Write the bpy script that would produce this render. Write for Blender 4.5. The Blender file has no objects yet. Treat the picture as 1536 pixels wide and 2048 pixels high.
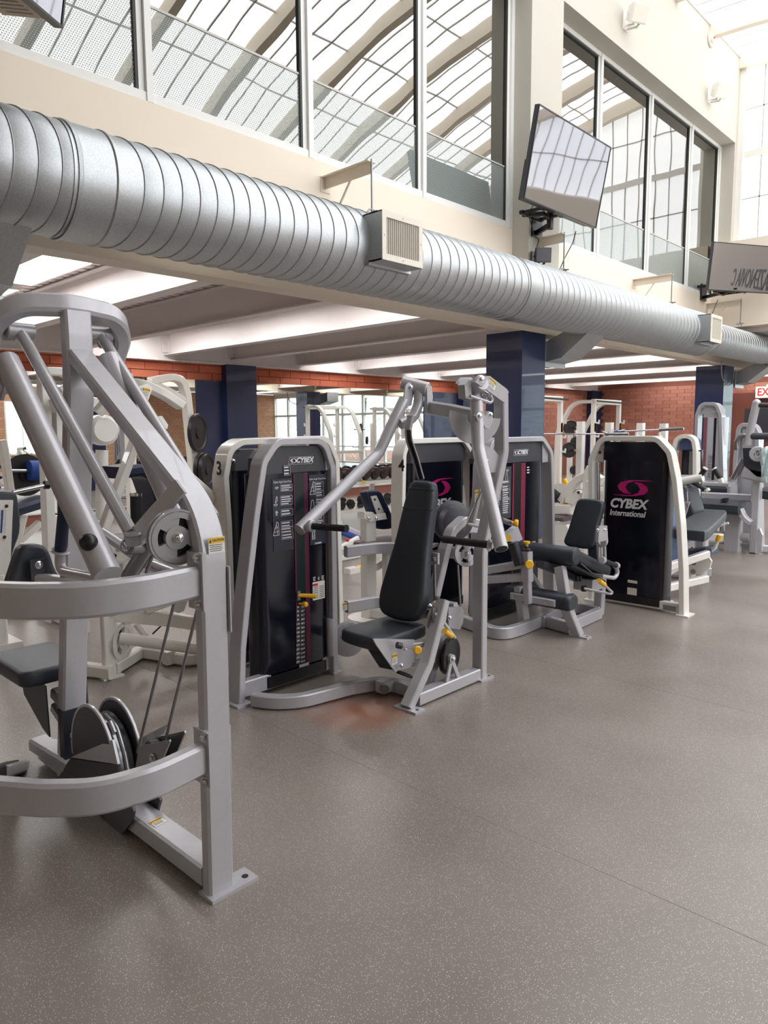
import bpy, bmesh, math, random
from mathutils import Vector as V, Matrix
random.seed(7)
PI = math.pi
SC = bpy.context.scene
COL = SC.collection

# ------------------------------------------------------------------ camera
FPX, CAM = 1441.83, V((0, 0, 1.5))
_yaw, _pitch, _roll = math.radians(43.63), math.radians(6.507), math.radians(-0.38)
FW = V((-math.sin(_yaw)*math.cos(_pitch), math.cos(_yaw)*math.cos(_pitch), -math.sin(_pitch)))
_r0 = V((math.cos(_yaw), math.sin(_yaw), 0)); _u0 = _r0.cross(FW)
RT = _r0*math.cos(_roll) + _u0*math.sin(_roll)
UP = -_r0*math.sin(_roll) + _u0*math.cos(_roll)
cam = bpy.data.cameras.new('camera'); cam_o = bpy.data.objects.new('camera', cam); COL.objects.link(cam_o)
cam.sensor_fit = 'VERTICAL'; cam.sensor_height = 32.0; cam.lens = 32.0*FPX/2048
cam.clip_start = 0.05; cam.clip_end = 300
cam_o.matrix_world = Matrix(((RT.x, UP.x, -FW.x, 0), (RT.y, UP.y, -FW.y, 0), (RT.z, UP.z, -FW.z, 1.5), (0, 0, 0, 1)))
SC.camera = cam_o

# ------------------------------------------------------------------ world, exposure
w = bpy.data.worlds.new('sky'); SC.world = w; w.use_nodes = True
bg = w.node_tree.nodes['Background']
bg.inputs[0].default_value = (0.86, 0.93, 1.0, 1); bg.inputs[1].default_value = 3.0
SC.view_settings.view_transform = 'Standard'; SC.view_settings.look = 'None'
SC.view_settings.exposure = 0.48; SC.view_settings.gamma = 1.0
SC.view_settings.use_curve_mapping = False
DAYLIGHT = 2.3       # radiance of the translucent roof and end-wall panels
TUBE = 9.0           # radiance of the fluorescent diffusers
SC.cycles.max_bounces = 8; SC.cycles.diffuse_bounces = 4; SC.cycles.glossy_bounces = 4
SC.cycles.transparent_max_bounces = 8
SC.cycles.use_denoising = True
SC.cycles.sample_clamp_indirect = 6.0

# ------------------------------------------------------------------ helpers
def at(u, v, x=None, y=None, z=None):
    """the point of a real plane (x=, y= or z=) that was measured at pixel u, v of the 1536 x 2048 photograph"""
    d = FW + RT*((u-768)/FPX) + UP*((1024-v)/FPX)
    if x is not None: t = (x-CAM.x)/d.x
    elif y is not None: t = (y-CAM.y)/d.y
    else: t = (z-CAM.z)/d.z
    return CAM + d*t

MATS = {}
def mat(name, col, rough=0.5, metal=0.0, spec=0.5, coat=0.0, noise=0.04, nscale=40, bump=0.0, bscale=200, emit=None, estr=1.0):
    m = bpy.data.materials.new(name); m.use_nodes = True
    nt = m.node_tree; b = nt.nodes['Principled BSDF']
    b.inputs['Roughness'].default_value = rough; b.inputs['Metallic'].default_value = metal
    b.inputs['Specular IOR Level'].default_value = spec
    b.inputs['Coat Weight'].default_value = coat
    tc = nt.nodes.new('ShaderNodeTexCoord')
    n = nt.nodes.new('ShaderNodeTexNoise'); n.inputs['Scale'].default_value = nscale
    nt.links.new(tc.outputs['Object'], n.inputs['Vector'])
    mx = nt.nodes.new('ShaderNodeMix'); mx.data_type = 'RGBA'
    mx.inputs[6].default_value = tuple(c*(1-noise) for c in col)+(1,)
    mx.inputs[7].default_value = tuple(min(1, c*(1+noise)) for c in col)+(1,)
    nt.links.new(n.outputs['Fac'], mx.inputs[0]); nt.links.new(mx.outputs[2], b.inputs['Base Color'])
    if bump:
        n2 = nt.nodes.new('ShaderNodeTexNoise'); n2.inputs['Scale'].default_value = bscale
        nt.links.new(tc.outputs['Object'], n2.inputs['Vector'])
        bp = nt.nodes.new('ShaderNodeBump'); bp.inputs['Strength'].default_value = bump; bp.inputs['Distance'].default_value = 0.002
        nt.links.new(n2.outputs['Fac'], bp.inputs['Height']); nt.links.new(bp.outputs['Normal'], b.inputs['Normal'])
    if emit:
        b.inputs['Emission Color'].default_value = tuple(emit)+(1,); b.inputs['Emission Strength'].default_value = estr
    MATS[name] = m
    return m

def srgb(r, g, b):
    f = lambda c: (c/255)/12.92 if c/255 <= 0.04045 else ((c/255+0.055)/1.055)**2.4
    return (f(r), f(g), f(b))

def circ(n, r, a0=0.0): return [(r*math.cos(a0+2*PI*i/n), r*math.sin(a0+2*PI*i/n)) for i in range(n)]
def rrect(w_, h_, r, n=5):
    o = []
    for cx, cy, a in ((w_/2-r, h_/2-r, 0), (-w_/2+r, h_/2-r, PI/2), (-w_/2+r, -h_/2+r, PI), (w_/2-r, -h_/2+r, 1.5*PI)):
        for i in range(n+1):
            t = a+PI/2*i/n; o.append((cx+r*math.cos(t), cy+r*math.sin(t)))
    return o
def fillet(pts, r, n=6, closed=False):
    pts = [V(p) for p in pts]; out = []; N = len(pts)
    rr = r if isinstance(r, (list, tuple)) else [r]*N
    for i, p in enumerate(pts):
        if (not closed and i in (0, N-1)) or rr[i] <= 0: out.append(p); continue
        a, b = pts[(i-1) % N], pts[(i+1) % N]
        d0, d1 = (a-p), (b-p); l0, l1 = d0.length, d1.length
        d0.normalize(); d1.normalize()
        ang = d0.angle(d1)
        if ang > PI-0.02: out.append(p); continue
        t = min(rr[i]/math.tan(ang/2), l0*0.49, l1*0.49)
        ra = t*math.tan(ang/2)
        c = p + (d0+d1).normalized()*(ra/math.sin(ang/2))
        s, e = p+d0*t-c, p+d1*t-c
        full = s.angle(e)
        for k in range(n+1):
            q = k/n
            out.append(c + (s*math.sin((1-q)*full) + e*math.sin(q*full))/math.sin(full))
    return out

class MB:
    def __init__(s): s.v = []; s.f = []
    def add(s, vs, fs):
        o = len(s.v); s.v += [tuple(v) for v in vs]; s.f += [tuple(i+o for i in f) for f in fs]; return s
    def rings(s, rings, closed=False, caps=True):
        n = len(rings[0]); vs = [p for r in rings for p in r]; fs = []
        R = len(rings)
        for a in range(R if closed else R-1):
            b = (a+1) % R
            for i in range(n):
                j = (i+1) % n
                fs.append((a*n+i, a*n+j, b*n+j, b*n+i))
        if caps and not closed:
            fs.append(tuple(range(n-1, -1, -1))); fs.append(tuple((R-1)*n+i for i in range(n)))
        return s.add(vs, fs)
    def box(s, lo, hi):
        x0, y0, z0 = (min(a, b) for a, b in zip(lo, hi)); x1, y1, z1 = (max(a, b) for a, b in zip(lo, hi))
        return s.add([(x0,y0,z0),(x1,y0,z0),(x1,y1,z0),(x0,y1,z0),(x0,y0,z1),(x1,y0,z1),(x1,y1,z1),(x0,y1,z1)],
                     [(0,3,2,1),(4,5,6,7),(0,1,5,4),(1,2,6,5),(2,3,7,6),(3,0,4,7)])
    def cbox(s, c, sz, ux=(1,0,0), uy=(0,1,0), uz=None, ch=0.0):
        """box by centre and size in its own axes, chamfered along uz"""
        ux, uy = V(ux).normalized(), V(uy).normalized(); uz = ux.cross(uy) if uz is None else V(uz).normalized()
        c = V(c); a, b, h = sz[0]/2, sz[1]/2, sz[2]/2
        o = [(a,b),(-a,b),(-a,-b),(a,-b)] if ch <= 0 else [(a,b-ch),(a-ch,b),(ch-a,b),(-a,b-ch),(-a,ch-b),(ch-a,-b),(a-ch,-b),(a,ch-b)]
        if ch <= 0: return s.rings([[c+ux*p+uy*q-uz*h for p, q in o], [c+ux*p+uy*q+uz*h for p, q in o]])
        k = lambda f, z: [c+ux*p*f[0]+uy*q*f[1]+uz*z for p, q in o]
        f2 = ((a-ch*.7)/a, (b-ch*.7)/b)
        return s.rings([k(f2, -h), k((1,1), -h+ch*.7), k((1,1), h-ch*.7), k(f2, h)])
    def sweep(s, pts, w_, h_, up=(0,0,1), r=0.0, ch=None, n=6, closed=False):
        """rectangular tube: w_ across, h_ along up; r = bend radius"""
        pts = [V(p) for p in pts]
        if r: pts = fillet(pts, r, n, closed)
        up = V(up).normalized()
        ch = min(w_, h_)*0.16 if ch is None else ch
        a, b = w_/2, h_/2
        sec = [(a,b-ch),(a-ch,b),(ch-a,b),(-a,b-ch),(-a,ch-b),(ch-a,-b),(a-ch,-b),(a,ch-b)]
        rings = []; N = len(pts)
        for i, p in enumerate(pts):
            if closed: t0, t1 = p-pts[i-1], pts[(i+1) % N]-p
            else:
                t0 = p-pts[i-1] if i > 0 else pts[1]-p
                t1 = pts[i+1]-p if i < N-1 else p-pts[i-1]
            t0.normalize(); t1.normalize(); t = (t0+t1).normalized()
            sd = t.cross(up)
            sd = sd.normalized() if sd.length > 1e-5 else V((1,0,0))
            u2 = sd.cross(t)
            k = 1/max(0.35, math.sqrt(max(0.01, (1+t0.dot(t1))/2)))
            bend = (t1-t0)
            kx = k if bend.length > 1e-4 and abs(bend.normalized().dot(sd)) > 0.7 else 1
            ky = k if bend.length > 1e-4 and abs(bend.normalized().dot(u2)) > 0.7 else 1
            rings.append([p+sd*q*kx+u2*z*ky for q, z in sec])
        return s.rings(rings, closed)
    def tube(s, pts, r, n=14, bend=0.0, closed=False, caps=True, bn=6):
        pts = [V(p) for p in pts]
        if bend: pts = fillet(pts, bend, bn, closed)
        N = len(pts); rs = r if isinstance(r, (list, tuple)) else [r]*N
        t = (pts[1]-pts[0]).normalized()
        a = t.orthogonal().normalized(); rings = []
        for i, p in enumerate(pts):
            if closed: tt = (pts[(i+1) % N]-pts[i-1]).normalized()
            else: tt = (pts[min(i+1, N-1)]-pts[max(i-1, 0)]).normalized()
            a = (a-tt*a.dot(tt)).normalized(); b = tt.cross(a)
            rings.append([p+a*(rs[i]*math.cos(2*PI*k/n))+b*(rs[i]*math.sin(2*PI*k/n)) for k in range(n)])
        return s.rings(rings, closed, caps)
    def lathe(s, p, d, prof, n=24):
        """prof: (distance along d, radius)"""
        p, d = V(p), V(d).normalized(); a = d.orthogonal().normalized(); b = d.cross(a)
        return s.rings([[p+d*z+(a*math.cos(2*PI*k/n)+b*math.sin(2*PI*k/n))*max(r, 1e-4) for k in range(n)] for z, r in prof])
    def cyl(s, p, q, r, n=20, ch=0.0):
        p, q = V(p), V(q); L = (q-p).length
        return s.lathe(p, q-p, [(0, r), (L, r)] if ch <= 0 else [(0, r-ch), (ch, r), (L-ch, r), (L, r-ch)], n)
    def ball(s, c, r, n=16):
        return s.lathe(V(c)-V((0,0,r)), (0,0,1), [(r-r*math.cos(PI*i/8), r*math.sin(PI*i/8)) for i in range(9)], n)
    def plate(s, pts, th, nrm=None):
        """flat plate from a planar outline; th = thickness along nrm (centred)"""
        pts = [V(p) for p in pts]
        if nrm is None:
            nrm = V((0,0,0))
            for i in range(len(pts)): nrm += pts[i].cross(pts[(i+1) % len(pts)])
        nrm = V(nrm).normalized()*(th/2)
        return s.rings([[p-nrm for p in pts], [p+nrm for p in pts]])
    def ring_plate(s, c, nrm, r0, r1, th, n=32, a0=0, a1=2*PI, ux=None):
        """annulus or part of one"""
        c, nrm = V(c), V(nrm).normalized(); a = V(ux).normalized() if ux else nrm.orthogonal().normalized(); b = nrm.cross(a)
        full = abs(a1-a0-2*PI) < 1e-6
        K = n if full else n+1; rings = []
        for i in range(K):
            t = a0+(a1-a0)*i/n; d = a*math.cos(t)+b*math.sin(t)
            rings.append([c+d*r0-nrm*th/2, c+d*r1-nrm*th/2, c+d*r1+nrm*th/2, c+d*r0+nrm*th/2])
        return s.rings(rings, full)
    def pad(s, outline, o, ux, uy, un, th, rnd=0.02, k=4):
        """upholstered pad: outline in (ux, uy) about o, th thick along un, edges rounded"""
        o, ux, uy, un = V(o), V(ux).normalized(), V(uy).normalized(), V(un).normalized()
        P = [V((p[0], p[1], 0)) for p in outline]
        if len(P) < 22:          # round the corners of a coarse outline
            k_ = .07 if len(P) < 6 else .22
            for _ in range(2): P = [q for i in range(len(P)) for q in (P[i]*(1-k_)+P[(i+1) % len(P)]*k_, P[i]*k_+P[(i+1) % len(P)]*(1-k_))]
        N = len(P)
        area = sum(P[i].x*P[(i+1) % N].y-P[(i+1) % N].x*P[i].y for i in range(N))
        if area < 0: P.reverse()
        nr = []
        for i in range(N):
            e0 = (P[i]-P[i-1]); e1 = (P[(i+1) % N]-P[i])
            n0, n1 = V((e0.y, -e0.x, 0)).normalized(), V((e1.y, -e1.x, 0)).normalized()
            m = (n0+n1); m = m.normalized() if m.length > 1e-6 else n0
            nr.append(m)
        def ring(ins, z): return [o+ux*(p.x-m.x*ins)+uy*(p.y-m.y*ins)+un*z for p, m in zip(P, nr)]
        rings = []
        for i in range(k+1):
            a = PI/2*i/k; rings.append(ring(rnd*(1-math.sin(a)), -th/2+rnd*(1-math.cos(a))))
        for i in range(k+1):
            a = PI/2*i/k; rings.append(ring(rnd*(1-math.cos(a)), th/2-rnd+rnd*math.sin(a)))
        return s.rings(rings)
    def build(s, name, m, parent=None, smooth=True, bevel=0.0):
        me = bpy.data.meshes.new(name)
        off = V((0,0,0))
        q = parent
        while q is not None: off += q.location; q = q.parent
        me.from_pydata([(v[0]-off.x, v[1]-off.y, v[2]-off.z) for v in s.v], [], s.f)
        b = bmesh.new(); b.from_mesh(me); bmesh.ops.recalc_face_normals(b, faces=b.faces); b.to_mesh(me); b.free()
        me.materials.append(MATS[m] if isinstance(m, str) else m)
        if smooth:
            me.polygons.foreach_set('use_smooth', [True]*len(me.polygons)); me.set_sharp_from_angle(angle=math.radians(38))
        o = bpy.data.objects.new(name, me); COL.objects.link(o)
        if parent is not None: o.parent = parent
        return o

def thing(name, label, cat, loc, group=None):
    o = bpy.data.objects.new(name, None); COL.objects.link(o); o.location = V(loc); o.empty_display_size = 0.1
    o['label'] = label; o['category'] = cat
    if group: o['group'] = group
    return o
def tag(o, label, cat, group=None):
    o['label'] = label; o['category'] = cat
    if group: o['group'] = group
    return o
def struct(o): o['kind'] = 'structure'; return o
def lettering(s, p, ux, uy, size, m, parent, name='lettering', bold=0.0, shear=0.0, depth=0.001, sx=1.0, align='CENTER'):
    """raised flat writing: origin p, reading direction ux, up uy"""
    c = bpy.data.curves.new(name, 'FONT'); c.body = s; c.size = size; c.align_x = align; c.align_y = 'CENTER'
    c.extrude = depth; c.offset = bold; c.shear = shear; c.resolution_u = 3
    t = bpy.data.objects.new(name, c); COL.objects.link(t)
    bpy.context.view_layer.update()
    me = bpy.data.meshes.new_from_object(t.evaluated_get(bpy.context.evaluated_depsgraph_get()))
    bpy.data.objects.remove(t)
    ux, uy = V(ux).normalized(), V(uy).normalized(); un = ux.cross(uy); p = V(p)
    q = parent; off = V((0,0,0))
    while q is not None: off += q.location; q = q.parent
    for v in me.vertices: v.co = p+ux*v.co.x*sx+uy*v.co.y+un*v.co.z-off
    me.materials.clear(); me.materials.append(MATS[m])
    o = bpy.data.objects.new(name, me); COL.objects.link(o); o.parent = parent
    return o
def copy_tree(o, delta, parent=None):
    c = o.copy(); COL.objects.link(c)
    if parent is None: c.location = o.location + V(delta)
    else: c.parent = parent
    for ch in o.children: copy_tree(ch, (0,0,0), c)
    return c

# ------------------------------------------------------------------ materials
mat('cream_wall_dimmed', srgb(190, 186, 174), 0.75, noise=0.015, nscale=3, bump=0.08, bscale=300)  # colour darkened to offset the strong daylight near the roof
mat('beige_wall_lifted', srgb(236, 224, 206), 0.75, noise=0.015, nscale=3, bump=0.08, bscale=300)  # colour lightened to make up for weaker daylight on the lower wall
mat('cream_steel', srgb(226, 214, 196), 0.5, noise=0.03, nscale=6)
mat('white_steel', srgb(232, 226, 224), 0.45, noise=0.02, nscale=5)
mat('deck_paint', srgb(226, 214, 212), 0.6, noise=0.03, nscale=5)
mat('navy_paint', srgb(30, 42, 78), 0.36, coat=.3, noise=0.08, nscale=4)
mat('frame_white', srgb(232, 232, 228), 0.4, noise=0.01)
mat('gasket', srgb(52, 54, 50), 0.6)
mat('silver', srgb(184, 183, 188), 0.30, 0.2, coat=0.45, noise=0.05, nscale=60, bump=0.10, bscale=500)
mat('white_paint', srgb(232, 229, 222), 0.3, coat=0.4, noise=0.03, nscale=50, bump=0.08, bscale=500)
mat('white_trim', srgb(235, 232, 226), 0.35)
mat('black_plastic', srgb(20, 20, 24), 0.35, noise=0.1)
mat('shroud', srgb(16, 18, 30), 0.16, noise=0.1, nscale=3)
mat('charcoal', srgb(66, 66, 72), 0.45, noise=0.06)
mat('dark_steel', srgb(58, 60, 66), 0.4, 0.3)
mat('chrome', srgb(205, 205, 208), 0.14, 1.0)
mat('steel', srgb(150, 150, 152), 0.3, 0.9)
mat('vinyl_black', srgb(50, 55, 63), 0.38, noise=0.1, nscale=60, bump=0.25, bscale=700)
mat('vinyl_navy', srgb(22, 34, 66), 0.4, noise=0.1, nscale=60, bump=0.25, bscale=700)
mat('vinyl_plum', srgb(96, 82, 88), 0.5, noise=0.06, nscale=60, bump=0.2, bscale=700)
mat('blue_foam', srgb(30, 72, 150), 0.7)
mat('rubber', srgb(26, 26, 28), 0.6, noise=0.1)
mat('iron', srgb(38, 34, 36), 0.45, 0.2, noise=0.15)
mat('iron_brown', srgb(58, 42, 40), 0.45, 0.2, noise=0.15)
mat('yellow', srgb(238, 184, 40), 0.4)
mat('label_white', srgb(236, 234, 228), 0.5, noise=0.0)
mat('label_yellow', srgb(235, 190, 60), 0.5, noise=0.0)
mat('print_black', srgb(18, 18, 20), 0.5, noise=0.0)
mat('print_grey', srgb(120, 118, 116), 0.5, noise=0.0)
mat('print_white', srgb(226, 226, 228), 0.45, noise=0.0)
mat('magenta', srgb(200, 24, 120), 0.4, noise=0.0)
mat('maroon', srgb(84, 22, 50), 0.35, noise=0.05)
mat('red_print', srgb(206, 44, 40), 0.5, noise=0.0)
mat('grille_cream', srgb(226, 220, 206), 0.5)
mat('dark_gap', srgb(70, 66, 60), 0.8)
mat('floor_seam', srgb(116, 106, 99), .7)
mat('bronze', srgb(168, 150, 128), .5)
mat('bar_grey', srgb(196, 192, 186), .6)
mat('wood_brown', srgb(112, 62, 50), 0.5, noise=0.1)
mat('tube_light', (0.9, 0.9, 0.9), 0.5, emit=(1, 0.975, 0.96), estr=TUBE)

def brick_mat(name, cols, rough=0.8):
    m = bpy.data.materials.new(name); m.use_nodes = True; nt = m.node_tree; b = nt.nodes['Principled BSDF']
    b.inputs['Roughness'].default_value = rough
    oi = nt.nodes.new('ShaderNodeObjectInfo'); cr = nt.nodes.new('ShaderNodeValToRGB')
    cr.color_ramp.elements[0].color = cols[0]+(1,); cr.color_ramp.elements[1].color = cols[1]+(1,)
    nt.links.new(oi.outputs['Random'], cr.inputs[0])
    tc = nt.nodes.new('ShaderNodeTexCoord'); n = nt.nodes.new('ShaderNodeTexNoise'); n.inputs['Scale'].default_value = 25
    nt.links.new(tc.outputs['Object'], n.inputs['Vector'])
    mx = nt.nodes.new('ShaderNodeMix'); mx.data_type = 'RGBA'; mx.blend_type = 'MULTIPLY'; mx.inputs[0].default_value = 0.35
    nt.links.new(cr.outputs[0], mx.inputs[6]); nt.links.new(n.outputs['Color'], mx.inputs[7])
    nt.links.new(mx.outputs[2], b.inputs['Base Color'])
    bp = nt.nodes.new('ShaderNodeBump'); bp.inputs['Strength'].default_value = 0.3; bp.inputs['Distance'].default_value = 0.003
    nt.links.new(n.outputs['Fac'], bp.inputs['Height']); nt.links.new(bp.outputs['Normal'], b.inputs['Normal'])
    MATS[name] = m
brick_mat('brick_orange', (srgb(200, 104, 74), srgb(218, 124, 92)))
brick_mat('brick_brown', (srgb(170, 110, 92), srgb(190, 130, 110)))
mat('mortar', srgb(134, 86, 72), 0.9)

m = bpy.data.materials.new('tan_brick'); m.use_nodes = True; nt = m.node_tree
_tc = nt.nodes.new('ShaderNodeTexCoord'); _mp = nt.nodes.new('ShaderNodeMapping'); _mp.inputs['Rotation'].default_value = (0, -PI/2, -PI/2)
_sx = nt.nodes.new('ShaderNodeSeparateXYZ'); _cx = nt.nodes.new('ShaderNodeCombineXYZ'); _bt = nt.nodes.new('ShaderNodeTexBrick')
nt.links.new(_tc.outputs['Object'], _sx.inputs[0]); nt.links.new(_sx.outputs['Y'], _cx.inputs['X']); nt.links.new(_sx.outputs['Z'], _cx.inputs['Y']); nt.links.new(_cx.outputs[0], _bt.inputs['Vector'])
_bt.inputs['Color1'].default_value = srgb(206, 158, 126)+(1,); _bt.inputs['Color2'].default_value = srgb(190, 140, 110)+(1,); _bt.inputs['Mortar'].default_value = srgb(160, 120, 100)+(1,)
_bt.inputs['Scale'].default_value = 2.4; _bt.inputs['Mortar Size'].default_value = .02
nt.links.new(_bt.outputs['Color'], nt.nodes['Principled BSDF'].inputs['Base Color']); nt.nodes['Principled BSDF'].inputs['Roughness'].default_value = .85
MATS['tan_brick'] = m

def floor_mat():
    m = bpy.data.materials.new('rubber_floor'); m.use_nodes = True; nt = m.node_tree; b = nt.nodes['Principled BSDF']
    L = nt.links.new; N = nt.nodes.new
    tc = N('ShaderNodeTexCoord')
    n1 = N('ShaderNodeTexNoise'); n1.inputs['Scale'].default_value = 1.1; n1.inputs['Detail'].default_value = 6
    n2 = N('ShaderNodeTexNoise'); n2.inputs['Scale'].default_value = 420; n2.inputs['Detail'].default_value = 2
    vo = N('ShaderNodeTexVoronoi'); vo.inputs['Scale'].default_value = 190
    for n in (n1, n2, vo): L(tc.outputs['Object'], n.inputs['Vector'])
    r1 = N('ShaderNodeValToRGB'); r1.color_ramp.elements[0].position = .3; r1.color_ramp.elements[1].position = .72
    r1.color_ramp.elements[0].color = srgb(114, 104, 96)+(1,); r1.color_ramp.elements[1].color = srgb(147, 138, 131)+(1,)
    L(n1.outputs['Fac'], r1.inputs[0])
    # fine grain
    r2 = N('ShaderNodeValToRGB'); r2.color_ramp.elements[0].position = .35; r2.color_ramp.elements[1].position = .7
    r2.color_ramp.elements[0].color = (.6, .6, .6, 1); r2.color_ramp.elements[1].color = (1.35, 1.32, 1.3, 1)
    L(n2.outputs['Fac'], r2.inputs[0])
    mu = N('ShaderNodeMix'); mu.data_type = 'RGBA'; mu.blend_type = 'MULTIPLY'; mu.inputs[0].default_value = 1
    L(r1.outputs[0], mu.inputs[6]); L(r2.outputs[0], mu.inputs[7])
    # pale flecks of the rubber granulate
    lt = N('ShaderNodeMath'); lt.operation = 'LESS_THAN'; lt.inputs[1].default_value = .26
    L(vo.outputs['Distance'], lt.inputs[0])
    sp = N('ShaderNodeSeparateColor'); L(vo.outputs['Color'], sp.inputs[0])
    gt = N('ShaderNodeMath'); gt.operation = 'GREATER_THAN'; gt.inputs[1].default_value = .45; L(sp.outputs[0], gt.inputs[0])
    an = N('ShaderNodeMath'); an.operation = 'MULTIPLY'; L(lt.outputs[0], an.inputs[0]); L(gt.outputs[0], an.inputs[1])
    fl = N('ShaderNodeMix'); fl.data_type = 'RGBA'; fl.inputs[7].default_value = srgb(204, 195, 184)+(1,)
    L(an.outputs[0], fl.inputs[0]); L(mu.outputs[2], fl.inputs[6])
    # rust stain left by the seat frame of the chest press
    ds = N('ShaderNodeVectorMath'); ds.operation = 'DISTANCE'; ds.inputs[1].default_value = (-2.70, 2.62, 0); L(tc.outputs['Object'], ds.inputs[0])
    n3 = N('ShaderNodeTexNoise'); n3.inputs['Scale'].default_value = 7; n3.inputs['Detail'].default_value = 5; L(tc.outputs['Object'], n3.inputs['Vector'])
    ma = N('ShaderNodeMath'); ma.operation = 'MULTIPLY_ADD'; ma.inputs[1].default_value = .28; L(n3.outputs['Fac'], ma.inputs[0]); L(ds.outputs['Value'], ma.inputs[2])
    mr = N('ShaderNodeMapRange'); mr.inputs[1].default_value = .16; mr.inputs[2].default_value = .50; mr.inputs[3].default_value = .9; mr.inputs[4].default_value = 0
    L(ma.outputs[0], mr.inputs[0])
    st = N('ShaderNodeMix'); st.data_type = 'RGBA'; st.inputs[7].default_value = srgb(150, 82, 44)+(1,)
    L(mr.outputs[0], st.inputs[0]); L(fl.outputs[2], st.inputs[6])
    L(st.outputs[2], b.inputs['Base Color'])
    rr = N('ShaderNodeMapRange'); rr.inputs[3].default_value = .29; rr.inputs[4].default_value = .38; L(n1.outputs['Fac'], rr.inputs[0]); L(rr.outputs[0], b.inputs['Roughness'])
    bp = N('ShaderNodeBump'); bp.inputs['Strength'].default_value = .2; bp.inputs['Distance'].default_value = .0004
    L(n2.outputs['Fac'], bp.inputs['Height']); L(bp.outputs['Normal'], b.inputs['Normal'])
    b.inputs['Specular IOR Level'].default_value = 1.0
    MATS['rubber_floor'] = m
floor_mat()

def panel_mat(name, col, strength):
    """daylit translucent fibreglass: glows evenly, faint fibre mottling"""
    m = bpy.data.materials.new(name); m.use_nodes = True; nt = m.node_tree; b = nt.nodes['Principled BSDF']
    b.inputs['Base Color'].default_value = (.7, .7, .7, 1); b.inputs['Roughness'].default_value = .5
    tc = nt.nodes.new('ShaderNodeTexCoord'); n = nt.nodes.new('ShaderNodeTexNoise'); n.inputs['Scale'].default_value = 5; n.inputs['Detail'].default_value = 6
    nt.links.new(tc.outputs['Object'], n.inputs['Vector'])
    r = nt.nodes.new('ShaderNodeValToRGB'); r.color_ramp.elements[0].color = tuple(c*.94 for c in col)+(1,); r.color_ramp.elements[1].color = col+(1,)
    nt.links.new(n.outputs['Fac'], r.inputs[0]); nt.links.new(r.outputs[0], b.inputs['Emission Color'])
    b.inputs['Emission Strength'].default_value = strength
    MATS[name] = m
panel_mat('roof_panel', (0.93, 0.955, 1.0), DAYLIGHT)
panel_mat('wall_panel', (0.93, 0.96, 1.0), DAYLIGHT*0.55)

def galvanised():
    m = bpy.data.materials.new('galvanised'); m.use_nodes = True; nt = m.node_tree; b = nt.nodes['Principled BSDF']; L = nt.links.new
    tc = nt.nodes.new('ShaderNodeTexCoord')
    vo = nt.nodes.new('ShaderNodeTexVoronoi'); vo.inputs['Scale'].default_value = 170; L(tc.outputs['Object'], vo.inputs['Vector'])
    n = nt.nodes.new('ShaderNodeTexNoise'); n.inputs['Scale'].default_value = 3; n.inputs['Detail'].default_value = 5; L(tc.outputs['Object'], n.inputs['Vector'])
    sp = nt.nodes.new('ShaderNodeSeparateColor'); L(vo.outputs['Color'], sp.inputs[0])
    r = nt.nodes.new('ShaderNodeValToRGB'); r.color_ramp.elements[0].color = srgb(174, 178, 180)+(1,); r.color_ramp.elements[1].color = srgb(190, 194, 196)+(1,)
    L(sp.outputs[0], r.inputs[0]); L(r.outputs[0], b.inputs['Base Color'])
    b.inputs['Metallic'].default_value = .88
    mr = nt.nodes.new('ShaderNodeMapRange'); mr.inputs[3].default_value = .34; mr.inputs[4].default_value = .50; L(n.outputs['Fac'], mr.inputs[0]); L(mr.outputs[0], b.inputs['Roughness'])
    MATS['galvanised'] = m
galvanised()

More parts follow.
